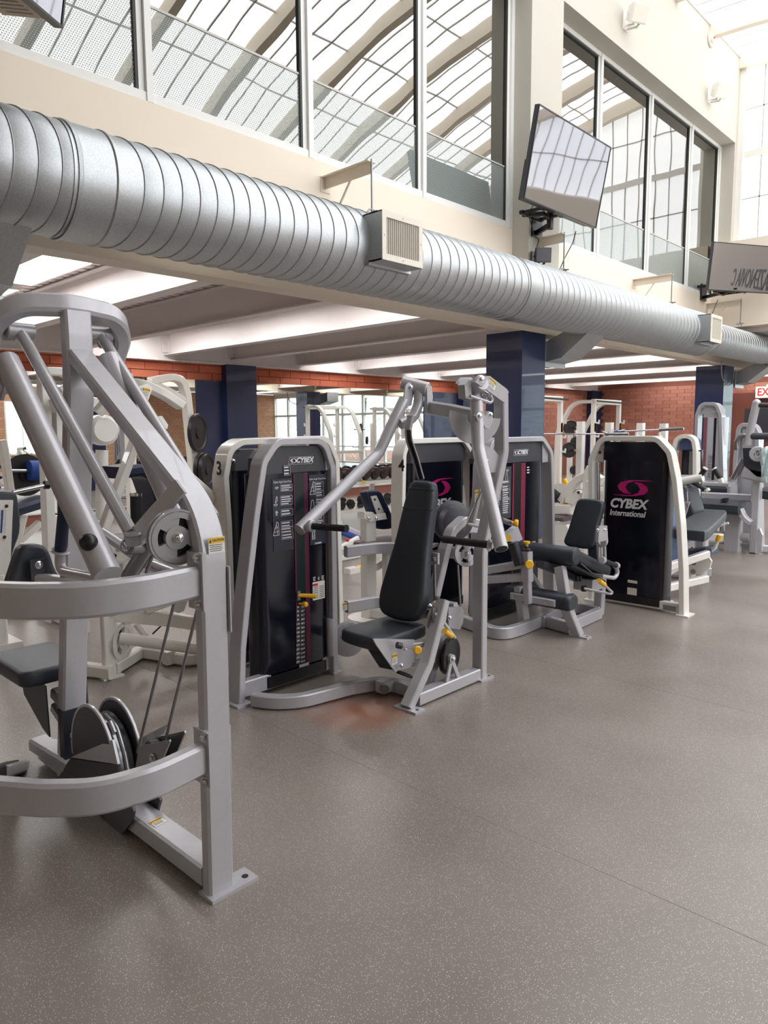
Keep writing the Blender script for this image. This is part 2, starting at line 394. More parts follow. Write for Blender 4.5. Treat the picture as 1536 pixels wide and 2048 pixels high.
def glass_mat(name, dotted):
    """tinted mirror-like glazing; the dotted kind carries a printed white dot film"""
    m = bpy.data.materials.new(name); m.use_nodes = True; nt = m.node_tree; L = nt.links.new; N = nt.nodes.new
    nt.nodes.remove(nt.nodes['Principled BSDF']); out = nt.nodes['Material Output']
    tc = N('ShaderNodeTexCoord')
    g = N('ShaderNodeBsdfGlossy'); g.inputs['Color'].default_value = (.44, .435, .42, 1); g.inputs['Roughness'].default_value = 0.0
    n = N('ShaderNodeTexNoise'); n.inputs['Scale'].default_value = 1.6; n.inputs['Detail'].default_value = 0; L(tc.outputs['Object'], n.inputs['Vector'])
    bp = N('ShaderNodeBump'); bp.inputs['Strength'].default_value = .09; bp.inputs['Distance'].default_value = .03; L(n.outputs['Fac'], bp.inputs['Height']); L(bp.outputs['Normal'], g.inputs['Normal'])
    t = N('ShaderNodeBsdfTransparent'); t.inputs['Color'].default_value = (.75, .82, .78, 1)
    a = N('ShaderNodeMixShader'); a.inputs[0].default_value = .2; L(g.outputs[0], a.inputs[1]); L(t.outputs[0], a.inputs[2])
    if not dotted: L(a.outputs[0], out.inputs[0])
    else:
        d = N('ShaderNodeBsdfDiffuse'); d.inputs['Color'].default_value = srgb(172, 182, 178)+(1,)
        s = N('ShaderNodeSeparateXYZ'); L(tc.outputs['Object'], s.inputs[0])
        def cell(sock, sc, off=None):
            mu = N('ShaderNodeMath'); mu.operation = 'MULTIPLY_ADD'; mu.inputs[1].default_value = sc; L(sock, mu.inputs[0])
            mu.inputs[2].default_value = 0
            if off is not None: L(off, mu.inputs[2])
            return mu.outputs[0]
        row = cell(s.outputs['Z'], 1/.0165)
        fl = N('ShaderNodeMath'); fl.operation = 'FLOOR'; L(row, fl.inputs[0])
        hf = N('ShaderNodeMath'); hf.operation = 'MULTIPLY'; hf.inputs[1].default_value = .5; L(fl.outputs[0], hf.inputs[0])
        colm = cell(s.outputs['Y'], 1/.019, hf.outputs[0])
        def cen(x):
            f = N('ShaderNodeMath'); f.operation = 'FRACT'; L(x, f.inputs[0])
            q = N('ShaderNodeMath'); q.operation = 'SUBTRACT'; q.inputs[1].default_value = .5; L(f.outputs[0], q.inputs[0])
            p = N('ShaderNodeMath'); p.operation = 'MULTIPLY'; L(q.outputs[0], p.inputs[0]); L(q.outputs[0], p.inputs[1]); return p.outputs[0]
        ad = N('ShaderNodeMath'); ad.operation = 'ADD'; L(cen(row), ad.inputs[0]); L(cen(colm), ad.inputs[1])
        lt = N('ShaderNodeMath'); lt.operation = 'LESS_THAN'; lt.inputs[1].default_value = .085; L(ad.outputs[0], lt.inputs[0])
        mr = N('ShaderNodeMapRange'); mr.inputs[3].default_value = .30; mr.inputs[4].default_value = .95; L(lt.outputs[0], mr.inputs[0])
        b = N('ShaderNodeMixShader'); L(mr.outputs[0], b.inputs[0]); L(a.outputs[0], b.inputs[1]); L(d.outputs[0], b.inputs[2])
        L(b.outputs[0], out.inputs[0])
    MATS[name] = m
glass_mat('coated_glass', False); glass_mat('dotted_film', True)

m = bpy.data.materials.new('mirror'); m.use_nodes = True
b_ = m.node_tree.nodes['Principled BSDF']; b_.inputs['Base Color'].default_value = (.86, .9, .88, 1); b_.inputs['Metallic'].default_value = 1; b_.inputs['Roughness'].default_value = .01
MATS['mirror'] = m
m = bpy.data.materials.new('clear_glass'); m.use_nodes = True; nt = m.node_tree
nt.nodes.remove(nt.nodes['Principled BSDF'])
_t = nt.nodes.new('ShaderNodeBsdfTransparent'); _t.inputs[0].default_value = (.93, .97, .96, 1); _g = nt.nodes.new('ShaderNodeBsdfGlossy'); _g.inputs['Roughness'].default_value = 0
_f = nt.nodes.new('ShaderNodeValue'); _f.outputs[0].default_value = .07; _x = nt.nodes.new('ShaderNodeMixShader')
nt.links.new(_f.outputs[0], _x.inputs[0]); nt.links.new(_t.outputs[0], _x.inputs[1]); nt.links.new(_g.outputs[0], _x.inputs[2]); nt.links.new(_x.outputs[0], nt.nodes['Material Output'].inputs[0])
MATS['clear_glass'] = m
m = bpy.data.materials.new('tv_screen'); m.use_nodes = True; b_ = m.node_tree.nodes['Principled BSDF']
b_.inputs['Base Color'].default_value = (.25, .25, .27, 1); b_.inputs['Metallic'].default_value = 1.0; b_.inputs['Roughness'].default_value = .025
_n = m.node_tree.nodes.new('ShaderNodeTexNoise'); _n.inputs['Scale'].default_value = 2.2; _n.inputs['Detail'].default_value = 0
_b = m.node_tree.nodes.new('ShaderNodeBump'); _b.inputs['Strength'].default_value = .045; _b.inputs['Distance'].default_value = .03
m.node_tree.links.new(_n.outputs['Fac'], _b.inputs['Height']); m.node_tree.links.new(_b.outputs['Normal'], b_.inputs['Normal'])
MATS['tv_screen'] = m

#@@STRUCTURE
# ================================================================== SETTING
struct(MB().box((-14, -7, -.06), (7, 24, 0)).build('floor', 'rubber_floor', smooth=False))
# seams between the rubber rolls
_m = MB()
for yy in (-1.45, .35, 2.17, 3.99, 5.81, 7.63): _m.box((-12, yy-.0008, 0), (6, yy+.0008, .0003))
struct(_m.build('trim_1', 'floor_seam', smooth=False))
XW, XH, XL = -5.35, -5.06, -5.30     # glass plane, header and pilaster face, lower wall face

wl = struct(MB().box((XH, -7, 6.86), (XH-.4, 15.3, 8.42)).build('wall_left', 'cream_wall_dimmed', smooth=False))
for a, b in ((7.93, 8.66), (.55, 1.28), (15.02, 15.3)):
    MB().box((XH, a, 3.47), (XH-.4, b, 6.86)).build('pilaster', 'cream_wall_dimmed', wl, smooth=False)
MB().box((XL, -7, 3.05), (XL-.2, 15.3, 4.0)).build('spandrel', 'beige_wall_lifted', wl, smooth=False)
struct(MB().box((XH+.02, -7, 8.38), (XH-.1, 15.2, 8.47)).build('trim_2', 'white_trim', smooth=False))

def fascia_beam(name, x, y0, y1, z0, z1, fw, m):
    b = MB().box((x-fw/2, y0, z0), (x+fw/2, y1, z0+.022)).box((x-.008, y0, z0+.02), (x+.008, y1, z1)).box((x-fw/2, y0, z1-.02), (x+fw/2, y1, z1))
    return struct(b.build(name, m, smooth=False))
fascia_beam('beam_edge', -5.30, -7, 23, 2.75, 3.07, .22, 'cream_steel')
fascia_beam('beam_girder', -11.9, -7, 23.1, 2.75, 3.28, .2, 'white_steel')
BEAMS = [-2.4, -.85, .70, 2.25, 3.80, 5.31, 6.88, 8.30, 9.98, 11.66, 13.2, 14.65, 16.2, 17.8, 19.7, 21.3]
for y in BEAMS:
    b = MB().box((-11.88, y-.09, 2.85), (-5.33, y+.09, 2.866)).box((-11.88, y-.006, 2.86), (-5.33, y+.006, 3.27)).box((-11.88, y-.09, 3.255), (-5.33, y+.09, 3.27))
    o = struct(b.build('ceiling_beam', 'white_steel', smooth=False))
    MB().box((-11.88, y-.13, 2.9), (-11.87, y-.02, 3.2)).box((-11.87, y-.02, 2.9), (-11.78, y-.008, 3.2)).build('clip_angle', 'white_steel', o, smooth=False)
    for zz in (2.95, 3.05, 3.15): MB().cyl((-11.872, y-.075, zz), (-11.855, y-.075, zz), .018, 6).build('bolt', 'white_steel', o)
# corrugated steel deck over the beams
prof = []; x = -12.0
while x < -5.3:
    prof += [(x, 3.35), (x+.035, 3.28), (x+.135, 3.28), (x+.17, 3.35)]; x += .2
vs = [(p[0], yy, p[1]) for yy in (-7, 23.2) for p in prof]; n_ = len(prof)
struct(MB().add(vs, [(i, i+1, n_+i+1, n_+i) for i in range(n_-1)]).build('ceiling', 'deck_paint', smooth=False))
struct(MB().box((-14, -7, 3.36), (XL-.2, 23.2, 3.5)).build('slab', 'deck_paint', smooth=False))
# columns
for y in (.66, 8.04, 15.42): struct(MB().box((-5.76, y, 0), (-5.2, y+.56, 2.75)).build('column', 'navy_paint', smooth=False))
for y in (.66, 8.03, 15.43, 22.5): struct(MB().box((-12.3, y, 0), (-11.78, y+.7, 2.76)).build('column', 'navy_paint', smooth=False))
# brick wall with mirrors, along the back of the low bay
XB = -11.95
wb = struct(MB().box((XB-.02, -7, 0), (XB-.25, 23.4, 2.9)).build('wall_back', 'mortar', smooth=False))
bm_ = MB().box((-.055, -.267, -.063), (.03, .267, .063)); brick0 = bm_.build('brick', 'brick_orange', wb, smooth=False)
first = True
for r in range(3):
    z = 2.45+.066+r*.137; y = 1.0+(.27 if r % 2 else 0)
    while y < 15.5:
        if first: o = brick0; first = False
        else: o = brick0.copy(); COL.objects.link(o); o.parent = wb
        o.location = (XB-.02+random.uniform(-.003, .003), y, z); y += .545
bb = MB().box((-.05, -.222, -.0545), (.03, .222, .0545)); brick2 = None
for r in range(15):
    z = .95+r*.113; y = 16.5+(.225 if r % 2 else 0)
    while y < 22.3:
        if brick2 is None: o = brick2 = bb.build('brick', 'brick_brown', wb, smooth=False)
        else: o = brick2.copy(); COL.objects.link(o); o.parent = wb
        o.location = (XB-.02+random.uniform(-.004, .004), y, z); y += .453
struct(MB().box((XB+.03, 7.45, 0), (XB-.03, 8.04, 2.45)).build('wall_panel', 'navy_paint', smooth=False))
struct(MB().box((XB+.03, 14.0, 0), (XB-.03, 15.45, 2.45)).build('wall_panel', 'navy_paint', smooth=False))
mr_ = struct(MB().box((XB+.005, 1.0, .18), (XB-.02, 14.0, .2)).build('mirror_wall', 'frame_white', smooth=False))
for a, b in ((1.0, 2.45), (2.452, 3.9), (3.902, 5.6), (5.602, 7.45), (8.83, 10.35), (10.352, 11.93), (11.932, 14.0)):
    MB().box((XB+.012, a, .2), (XB, b-.004, 2.45)).build('mirror_panel', 'mirror', mr_, smooth=False)
# far brick wall with the exit door
YB = 23.2
we = struct(MB().box((-14, YB+.02, 0), (-5.6, YB+.3, 3.4)).build('wall_end', 'mortar', smooth=False))
bm_ = MB().box((-.222, -.05, -.0545), (.222, .03, .0545)); brick1 = None
for r in range(17):
    z = .95+r*.113; x = -11.7+(.225 if r % 2 else 0)
    while x < -5.7:
        if not (-7.45 < x < -5.6 and z < 2.35):
            if brick1 is None: o = brick1 = bm_.build('brick', 'brick_brown', we, smooth=False)
            else: o = brick1.copy(); COL.objects.link(o); o.parent = we
            o.location = (x, YB+.02+random.uniform(-.004, .004), z)
        x += .453
d1 = struct(MB().box((-7.62, YB-.06, 0), (-5.75, YB+.02, 2.52)).build('door_1', 'wood_brown', smooth=False))
MB().box((-7.45, YB-.09, 0), (-5.9, YB-.05, 2.36)).build('door_frame', 'wood_brown', d1, smooth=False)
MB().box((-7.3, YB-.1, .02), (-6.0, YB-.085, 2.2)).build('door_leaf', 'wood_brown', d1, smooth=False)
MB().box((-7.15, YB-.115, 1.1), (-6.1, YB-.1, 2.05)).build('door_glass', 'dark_steel', d1, smooth=False)
# glazed end of the hall beyond the atrium, seen in the mirrors
wz = struct(MB().box((-5.6, YB, 3.1), (6, YB+.2, 3.4)).box((-5.6, YB, 0), (6, YB+.2, .06)).build('window_3', 'frame_white', smooth=False))
xs = [-5.6, -4.5, -3.15, -1.8, -.45, .9, 2.25, 3.6, 4.9, 6]
for x in xs: MB().box((x-.05, YB, .06), (x+.05, YB+.12, 3.1)).build('mullion', 'frame_white', wz, smooth=False)
for z, t in ((.75, .05), (2.22, .1)): MB().box((-5.6, YB+.02, z-t/2), (6, YB+.1, z+t/2)).build('transom', 'frame_white', wz, smooth=False)
for a, b in zip(xs, xs[1:]): MB().box((a+.05, YB+.055, .06), (b-.05, YB+.065, 3.1)).build('pane', 'clear_glass', wz, smooth=False)
struct(MB().box((-5.3, 15.2, 3.32), (6.2, 23.4, 3.42)).build('ceiling_low', 'white_steel', smooth=False))
struct(MB().box((-16, 23.4, -.1), (16, 40, -.05)).build('ground', 'mortar', smooth=False))
wr = struct(MB().box((6, -7, 0), (6.2, 9.4, 3.3)).build('wall_right', 'beige_wall_lifted', smooth=False))
wq = struct(MB().box((6, 9.4, 0), (6.2, 23.4, 3.3)).build('wall_right_end', 'tan_brick', smooth=False))
wn = struct(MB().box((5.97, 10.2, .6), (6.0, 11.45, 2.7)).build('window_4', 'frame_white', smooth=False))
for a in (10.26, 10.86): MB().box((5.95, a, .66), (5.972, a+.53, 2.64)).build('pane', 'wall_panel', wn, smooth=False)
for i in range(2, 6):   # unseen glowing panels added to light the floor from the right
    y = .6+i*1.42; MB().box((5.96, y+.03, .7), (5.99, y+1.39, 3.05)).build('wall_panel', 'wall_panel', wr, smooth=False)
    MB().box((5.93, y-.03, .66), (6.0, y+.03, 3.1)).build('glazing_bar', 'bar_grey', wr, smooth=False)
struct(MB().box((-14, -7.2, 0), (6.2, -7, 8.6)).build('wall_front', 'beige_wall_lifted', smooth=False))

# ------------------------------------------------------------------ half-barrel translucent roof
def vault(x): return 8.40-.0378*max(0, x+5.3)**2
RX = [-5.06+i*(11.1/9) for i in range(10)]
rf = struct(MB().add([(x, y, vault(x)+.10) for y in (-7, 15.3) for x in RX], [(i, i+1, 11+i-1+1-1+0, 10+i) for i in range(9)]).build('ceiling_roof', 'cream_steel', smooth=False))
RAFT = [15.12-1.525*k for k in range(15)]
def slab_arc(mb, x0, x1, y0, y1, zo, th, n=2):
    top = [(x0+(x1-x0)*i/n) for i in range(n+1)]
    mb.rings([[(x, y0, vault(x)+zo), (x, y1, vault(x)+zo), (x, y1, vault(x)+zo+th), (x, y0, vault(x)+zo+th)] for x in top])
for k, y in enumerate(RAFT):
    r_ = MB(); slab_arc(r_, -5.06, 6.05, y-.07, y+.07, -.20, .27, 16)
    struct(r_.build('roof_rafter', 'cream_steel', smooth=False))
    if y < 4:  # unseen opaque bays added to keep roof light off the near end
        o_ = MB(); slab_arc(o_, -5.06, 6.05, y-1.525, y, .04, .03, 9)
        o_.build('roof_light_block', 'beige_wall_lifted', rf, smooth=False); continue
    far = MB()
    for s in range(4):
        ya, yb = y-1.525+.07+s*.346, y-1.525+.07+(s+1)*.346
        if s:
            b_ = MB(); slab_arc(b_, -5.06, 6.05, ya-.012, ya+.012, .022, .05, 18); b_.build('glazing_bar', 'bar_grey', rf, smooth=False)
        for a, b in zip(RX, RX[1:]):
            near = y > 12.5 and a < -1
            t_ = MB() if near else far
            slab_arc(t_, a+.003, b-.003, ya+.003, yb-.003, .04, .03)
            if near: t_.build('roof_panel', 'roof_panel', rf, smooth=False)
    if far.v:
        o = far.build('roof_panel_field', 'roof_panel', rf, smooth=False); o['kind'] = 'stuff'
for x in RX[1:-1]:
    MB().box((x-.011, 2.6, vault(x)+.022), (x+.011, 15.1, vault(x)+.05)).build('cross_bar', 'bar_grey', rf, smooth=False)
# translucent end wall above its spandrel
YE = 15.2
ew = struct(MB().box((-5.3, 14.8, 3.4), (6.1, 15.3, 5.0)).build('wall_far', 'beige_wall_lifted', smooth=False))
MB().box((-5.06, YE+.05, 5.0), (6.1, YE+.12, 8.42)).build('backing', 'cream_steel', ew, smooth=False)
MB().box((-5.06, YE-.06, 5.0), (-4.955, YE+.05, 8.4)).build('edge_frame', 'white_trim', ew, smooth=False)
for z, t in ((5.04, .08), (6.64, .12), (8.3, .18)): MB().box((-5.06, YE-.03, z-t/2), (6.0, YE+.05, z+t/2)).build('rail', 'white_trim', ew, smooth=False)
rest = MB()
for c in range(35):
    xa = -4.95+c*.312
    for z0, z1 in ((5.08, 5.83), (5.85, 6.58), (6.70, 7.46), (7.48, 8.21)):
        z1 = min(z1, vault(xa+.3)-.05)
        if z1-z0 < .1: continue
        t_ = MB() if xa < -3.2 else rest
        t_.box((xa+.003, YE+.01, z0-.008), (xa+.309, YE+.04, z1+.008))
        if xa < -3.2: t_.build('wall_panel', 'wall_panel', ew, smooth=False)
for c in range(1, 35):
    xa = -4.95+c*.312; z1 = min(8.3, vault(xa)-.1)
    if z1 > 5.1: MB().box((xa-.011, YE-.006, 5.05), (xa+.011, YE+.03, z1)).build('glazing_bar', 'bar_grey', ew, smooth=False)
for z in (5.84, 7.47): MB().box((-4.95, YE-.006, z-.011), (min(6, -5.3+math.sqrt(max(.1, (8.3-z)/.0378))), YE+.03, z+.011)).build('glazing_bar', 'bar_grey', ew, smooth=False)
rest.build('wall_panel_field', 'wall_panel', ew, smooth=False)['kind'] = 'stuff'

# ------------------------------------------------------------------ upper windows
def window_bay(n, y0, y1, mull):
    w_ = struct(MB().box((XL-.01, y0, 3.97), (XL-.10, y1, 4.07)).box((XL-.01, y0, 6.80), (XL-.1, y1, 6.86)).build('window_%d' % n, 'frame_white', smooth=False))
    e = [y0]+list(mull)+[y1-.0]
    for m_ in mull: MB().box((XL-.0, m_-.028, 4.002), (XL-.1, m_+.028, 6.85)).build('mullion', 'frame_white', w_, smooth=False)
    for m_ in (y0+.03, y1-.03): MB().box((XL-.0, m_-.03, 4.002), (XL-.1, m_+.03, 6.85)).build('jamb_frame', 'frame_white', w_, smooth=False)
    for a, b in zip(e, e[1:]):
        a2, b2 = a+.03, b-.03
        if a == y0: a2 = a+.06
        if b == y1: b2 = b-.06
        MB().box((XL-.03, b2-.05, 4.06), (XL-.07, b2, 6.81)).build('stop', 'frame_white', w_, smooth=False)
        MB().box((XL-.028, b2-.075, 4.06), (XL-.07, b2-.05, 6.81)).box((XL-.028, a2, 6.775), (XL-.07, b2-.05, 6.80)).build('gasket', 'gasket', w_, smooth=False)
        MB().box((XW, a2, 4.06), (XW-.008, b2-.05, 6.81)).build('pane', 'coated_glass', w_, smooth=False)
        MB().box((XW+.004, a2, 4.06), (XW+.002, b2-.055, 4.71)).build('film', 'dotted_film', w_, smooth=False)
        MB().box((XW+.012, a2, 4.71), (XW+.004, b2-.055, 4.728)).build('film_edge', 'bar_grey', w_, smooth=False)
pm = lambda u, v: at(u, v, x=XL).y
window_bay(1, 1.28, 7.93, [pm(302, 206), pm(624, 319), pm(850, 395)])
window_bay(2, 8.66, 15.02, [pm(1202, 279), pm(1298, 456), pm(1379, 456)])
# rooms behind the coated glass
struct(MB().box((-9, -7, 3.5), (-8.9, 15.3, 8.5)).build('wall_upper', 'beige_wall_lifted', smooth=False))
struct(MB().box((-9, -7, 8.42), (XH-.1, 15.3, 8.5)).build('ceiling_upper', 'beige_wall_lifted', smooth=False))
struct(MB().box((-9, 15.2, 3.4), (-5.4, 15.3, 8.5)).build('wall_upper_end', 'beige_wall_lifted', smooth=False))

# ------------------------------------------------------------------ fluorescent lights between the beams
for y, x, wh in [(3.2, -8.1, 'second'), (3.2, -10.2, 'third'), (3.2, -6.0, 'first'), (6.1, -6.3, 'a'), (6.1, -8.5, 'a'), (6.1, -10.7, 'a'), (10.85, -6.3, 'a'), (10.85, -8.5, 'a'), (10.85, -10.7, 'a'), (13.95, -6.3, 'a'), (13.95, -8.5, 'a'), (13.95, -10.7, 'a'),
        (17.0, -6.3, 'a'), (17.0, -8.5, 'a'), (17.0, -10.7, 'a'), (20.5, -6.5, 'a'), (20.5, -8.5, 'a'), (20.5, -10.5, 'a'), (22.4, -6.5, 'a'), (22.4, -9.2, 'a'), (.0, -6.5, 'a'), (.0, -9.0, 'a'), (-3.2, -8.0, 'a'), (20.0, -2.5, 'b'), (20.0, 2.5, 'b')]:  # pair in the last bay is added, to brighten the brick end wall
    bay = {3.2: 'nearest lit bay', 6.1: 'second lit bay', 10.85: 'third lit bay', 13.95: 'fourth lit bay', 17.0: 'fifth lit bay', 20.5: 'sixth lit bay', 22.4: 'added to light the end wall', .0: 'bay behind the left edge', -3.2: 'rearmost bay', 20.0: 'low hall past the far wall'}[y]
    pos = ('on the left' if x < 0 else 'on the right') if x > -4 else 'by the edge beam under the duct' if x > -7 else 'in the middle' if x > -9.1 else 'toward the back wall'
    t_ = thing('ceiling_light', 'white fluorescent light %s, %s' % (pos, bay), 'ceiling light', (x, y, 3.28), 'fluorescent lights between the ceiling beams')
    MB().box((x-.85, y-.27, 3.2), (x+.85, y-.245, 3.28)).box((x-.85, y+.245, 3.2), (x+.85, y+.27, 3.28)).box((x-.875, y-.27, 3.2), (x-.85, y+.27, 3.28)).box((x+.85, y-.27, 3.2), (x+.875, y+.27, 3.28)).box((x-.85, y-.25, 3.26), (x+.85, y+.25, 3.28)).build('frame', 'white_trim', t_, smooth=False)
    MB().box((x-.85, y-.245, 3.205), (x+.85, y+.245, 3.225)).build('diffuser', 'tube_light', t_, smooth=False)

# ------------------------------------------------------------------ trees outside the glazed end
mat('leaf', srgb(176, 208, 160), .6, noise=.3, nscale=2); mat('bark', srgb(110, 96, 84), .8)
for k in range(5):
    x, y = -6+k*3.2, 26.5+.8*(k % 2)
    t_ = thing('tree', 'leafy green tree outside the glazed end, %s from the left in its row' % ('first', 'second', 'third', 'fourth', 'fifth')[k], 'tree', (x, y, -.05), 'trees outside the glazed end')
    MB().tube([(x, y, -.05), (x+.1, y, 1.5), (x-.1, y+.1, 3.2)], [.12, .1, .06], 8).build('trunk', 'bark', t_)
    lf = MB()
    for q in range(700):
        c = V((x+max(-1.5, min(1.5, random.gauss(0, .75))), y+max(-1.4, min(1.4, random.gauss(0, .6))), 1.9+random.gauss(0, 1.1)))
        a = V((random.gauss(0,1), random.gauss(0,1), random.gauss(0,1))).normalized(); b2 = a.orthogonal().normalized()
        r = random.uniform(.05, .1); lf.add([c-a*r, c+b2*r*.5, c+a*r, c-b2*r*.5], [(0, 1, 2, 3)])
    o = lf.build('foliage', 'leaf', t_, smooth=False); o['kind'] = 'stuff'
# ================================================================== DUCT
DX, DZ, DR = -4.68, 3.048, .340
def duct():
    t_ = thing('air_duct', 'large galvanised spiral air duct hung along the cream wall under the upper windows', 'air duct', (DX, 1.0, DZ))
    def spiral(name, y0, y1, R, pitch=.134, z=DZ, x=DX):
        n = 56; rings = []; mb = MB(); y = y0; prof = [(y0, R)]
        k = y0+pitch
        while k < y1-.02:
            prof += [(k-.009, R), (k-.004, R+.007), (k-.001, R+.007), (k, R-.002), (k+.005, R)]; k += pitch
        prof += [(y1, R)]
        for yy, r in prof:
            lim = 1 if y0+pitch*.5 < yy < y1-pitch*.5 else 0
            rings.append([(x+r*math.cos(2*PI*i/n), yy+lim*pitch*.5*math.cos(2*PI*i/n), z+r*math.sin(2*PI*i/n)) for i in range(n)])
        mb.rings(rings, caps=False); return mb.build(name, 'galvanised', t_)
    spiral('duct_section', -3.0, 2.02, DR)
    spiral('duct_section', 2.20, 6.9, DR)
    spiral('duct_section', 6.93, 12.55, DR)
    spiral('duct_section', 12.7, 22.5, .262, z=DZ-.01)
    for a, b in ((1.98, 2.24),):
        MB().lathe((DX, a, DZ), (0,1,0), [(0, DR+.002), (.0, DR+.012), (.02, DR+.014), (.03, DR+.006), (b-a-.03, DR+.006), (b-a-.02, DR+.014), (b-a, DR+.012), (b-a, DR+.002)], 56).build('coupling', 'galvanised', t_)
    MB().lathe((DX, 6.86, DZ), (0,1,0), [(0, DR), (0, DR+.008), (.1, DR+.008), (.1, DR)], 56).build('coupling', 'galvanised', t_)
    MB().lathe((DX, 12.5, DZ), (0,1,0), [(0, DR+.006), (.08, DR+.006), (.22, .268), (.26, .268)], 56).build('reducer', 'galvanised', t_)
    # branch take-offs running back under the floor beside the columns
    for yc in (1.55, 8.88, 16.4):
        b = MB().rings([[(DX-.16, yc-.25, DZ-.24), (DX-.16, yc+.25, DZ-.24), (DX+.1, yc+.25, DZ-.31), (DX+.1, yc-.25, DZ-.31)],
                        [(DX-.55, yc-.25, DZ-.40), (DX-.55, yc+.25, DZ-.40), (DX-.30, yc+.25, DZ-.62), (DX-.30, yc-.25, DZ-.62)],
                        [(DX-.8, yc-.25, DZ-.40), (DX-.8, yc+.25, DZ-.40), (DX-.8, yc+.25, DZ-.70), (DX-.8, yc-.25, DZ-.70)],
                        [(DX-1.25, yc-.25, DZ-.30), (DX-1.25, yc+.25, DZ-.30), (DX-1.25, yc+.25, DZ-.60), (DX-1.25, yc-.25, DZ-.60)]])
        br = b.build('branch', 'galvanised', t_, smooth=False)
        MB().box((DX-.56, yc-.27, DZ-.72), (DX-.53, yc+.27, DZ-.38)).build('flange', 'galvanised', br, smooth=False)
    return t_
duct()
def diffuser(y0, y1, z0, z1, xf, label):
    t_ = thing('air_diffuser', label, 'air vent', (xf-.2, (y0+y1)/2, z0))
    xb = xf-.34
    MB().box((xb, y0, z0), (xf, y0+.01, z1)).box((xb, y1-.01, z0), (xf, y1, z1)).box((xb, y0, z0), (xf, y1, z0+.01)).box((xb, y0, z1-.01), (xf, y1, z1)).build('box', 'galvanised', t_, smooth=False)
    MB().box((xb+.05, y0-.01, z0-.025), (xb+.2, y1+.01, z0)).build('lip', 'galvanised', t_, smooth=False)
    f = .05
    fr = MB().box((xf, y0, z0), (xf+.008, y1, z0+f)).box((xf, y0, z1-f), (xf+.008, y1, z1)).box((xf, y0, z0+f), (xf+.008, y0+f, z1-f)).box((xf, y1-f, z0+f), (xf+.008, y1, z1-f)).build('grille_frame', 'grille_cream', t_, smooth=False)
    MB().box((xf-.03, y0+f, z0+f), (xf-.028, y1-f, z1-f)).build('grille_backing', 'dark_gap', t_, smooth=False)
    n = 17; s0 = None
    for i in range(n):
        y = y0+f+(y1-y0-2*f)*(i+.5)/n
        if s0 is None: s0 = MB().cbox((xf-.008, y, (z0+z1)/2), (.024, .007, z1-z0-2*f), (1, .35, 0), (-.35, 1, 0)).build('slat', 'grille_cream', t_, smooth=False)
        else:
            o = s0.copy(); COL.objects.link(o); o.parent = t_; o.location = (0, (y1-y0-2*f)*i/n, 0)
    for py, pz in ((y0+.025, (z0+z1)/2), (y1-.025, (z0+z1)/2), ((y0+y1)/2, z0+.025), ((y0+y1)/2, z1-.025)):
        MB().cyl((xf+.008, py, pz), (xf+.011, py, pz), .006, 8).build('screw', 'steel', t_)
diffuser(4.40, 4.905, 2.885, 3.275, -4.2, 'square galvanised duct diffuser with cream slatted grille, nearest the camera')
diffuser(11.76, 12.24, 2.83, 3.25, -4.2, 'square duct diffuser with cream grille below the far television')

def bracket(y, label, zw=3.86):
    t_ = thing('duct_bracket', label, 'bracket', (XL, y, zw))
    MB().box((XL, y-.05, zw-.005), (XL+.62, y+.05, zw+.006)).box((XL, y-.006, zw-.1), (XL+.62, y+.006, zw)).build('angle_arm', 'cream_steel', t_, smooth=False)
    MB().box((XL, y-.06, zw-.13), (XL+.008, y+.06, zw+.01)).build('wall_plate', 'cream_steel', t_, smooth=False)
    MB().tube([(XL+.01, y, zw-.52), (XL+.36, y+.012, zw-.06)], .011, 8).build('strut', 'cream_steel', t_)
    MB().tube([(DX, y, zw+.02), (DX, y, DZ+DR+.03)], .009, 8).build('rod', 'steel', t_)
    MB().tube([(DX, y+.08, DZ+DR+.01), (DX, y+.03, DZ+DR+.06), (DX, y-.03, DZ+DR+.06), (DX, y-.08, DZ+DR+.01)], .009, 8).cyl((DX-.07, y, DZ+DR+.04), (DX+.07, y, DZ+DR+.04), .008, 8).build('clamp', 'steel', t_)
bracket(4.78, 'cream wall bracket holding the duct left of the near grille')
bracket(8.13, 'cream duct bracket below the tilted television')
bracket(11.40, 'cream duct bracket on bare wall left of the far grille')
bracket(14.60, 'cream duct bracket at the wall end under the cut-off television')
# ================================================================== MACHINE PIECES
def swoosh(c, ux, uy, size, m, parent, name='logo'):
    """two crescents round a round eye, as on the towers"""
    ux, uy, c = V(ux), V(uy), V(c); un = ux.cross(uy); mb = MB()
    for sgn in (1, -1):
        o = [(1.15, .45), (.3, .475), (-.2, .45), (-.7, .32), (-.92, .10), (-.82, -.12), (-.5, -.31), (-.06, -.35), (-.30, -.18), (-.44, .06), (-.30, .27), (.05, .40), (1.15, .43)]
        pts = [c+ux*(x*sgn*size)+uy*(y*sgn*size) for x, y in o]
        mb.plate(pts, .001, un)
    return mb.build(name, m, parent, smooth=False)

def cybex_small(c, ux, uy, L, parent):
    """white outlined plate logo of length L"""
    c, ux, uy = V(c), V(ux), V(uy); un = ux.cross(uy)
    f0 = swoosh(c-ux*L*.30, ux, uy, L*.16, 'print_white', parent)
    lettering('CYBEX', c+ux*L*.15, ux, uy, L*.23, 'print_white', f0, bold=L*.009, shear=.25)
    f = MB()
    for y in (-.115, .115): f.cbox(c+uy*L*y+ux*L*(.02 if y > 0 else -.02), (L*.96, L*.008, .001), ux, uy)
    for x in (-.5, .5): f.sweep([c+ux*L*(x-.03)-uy*L*.115, c+ux*L*(x+.03)+uy*L*.115], L*.008, .001, un, ch=0)
    f.build('logo_border', 'print_white', f0, smooth=False)

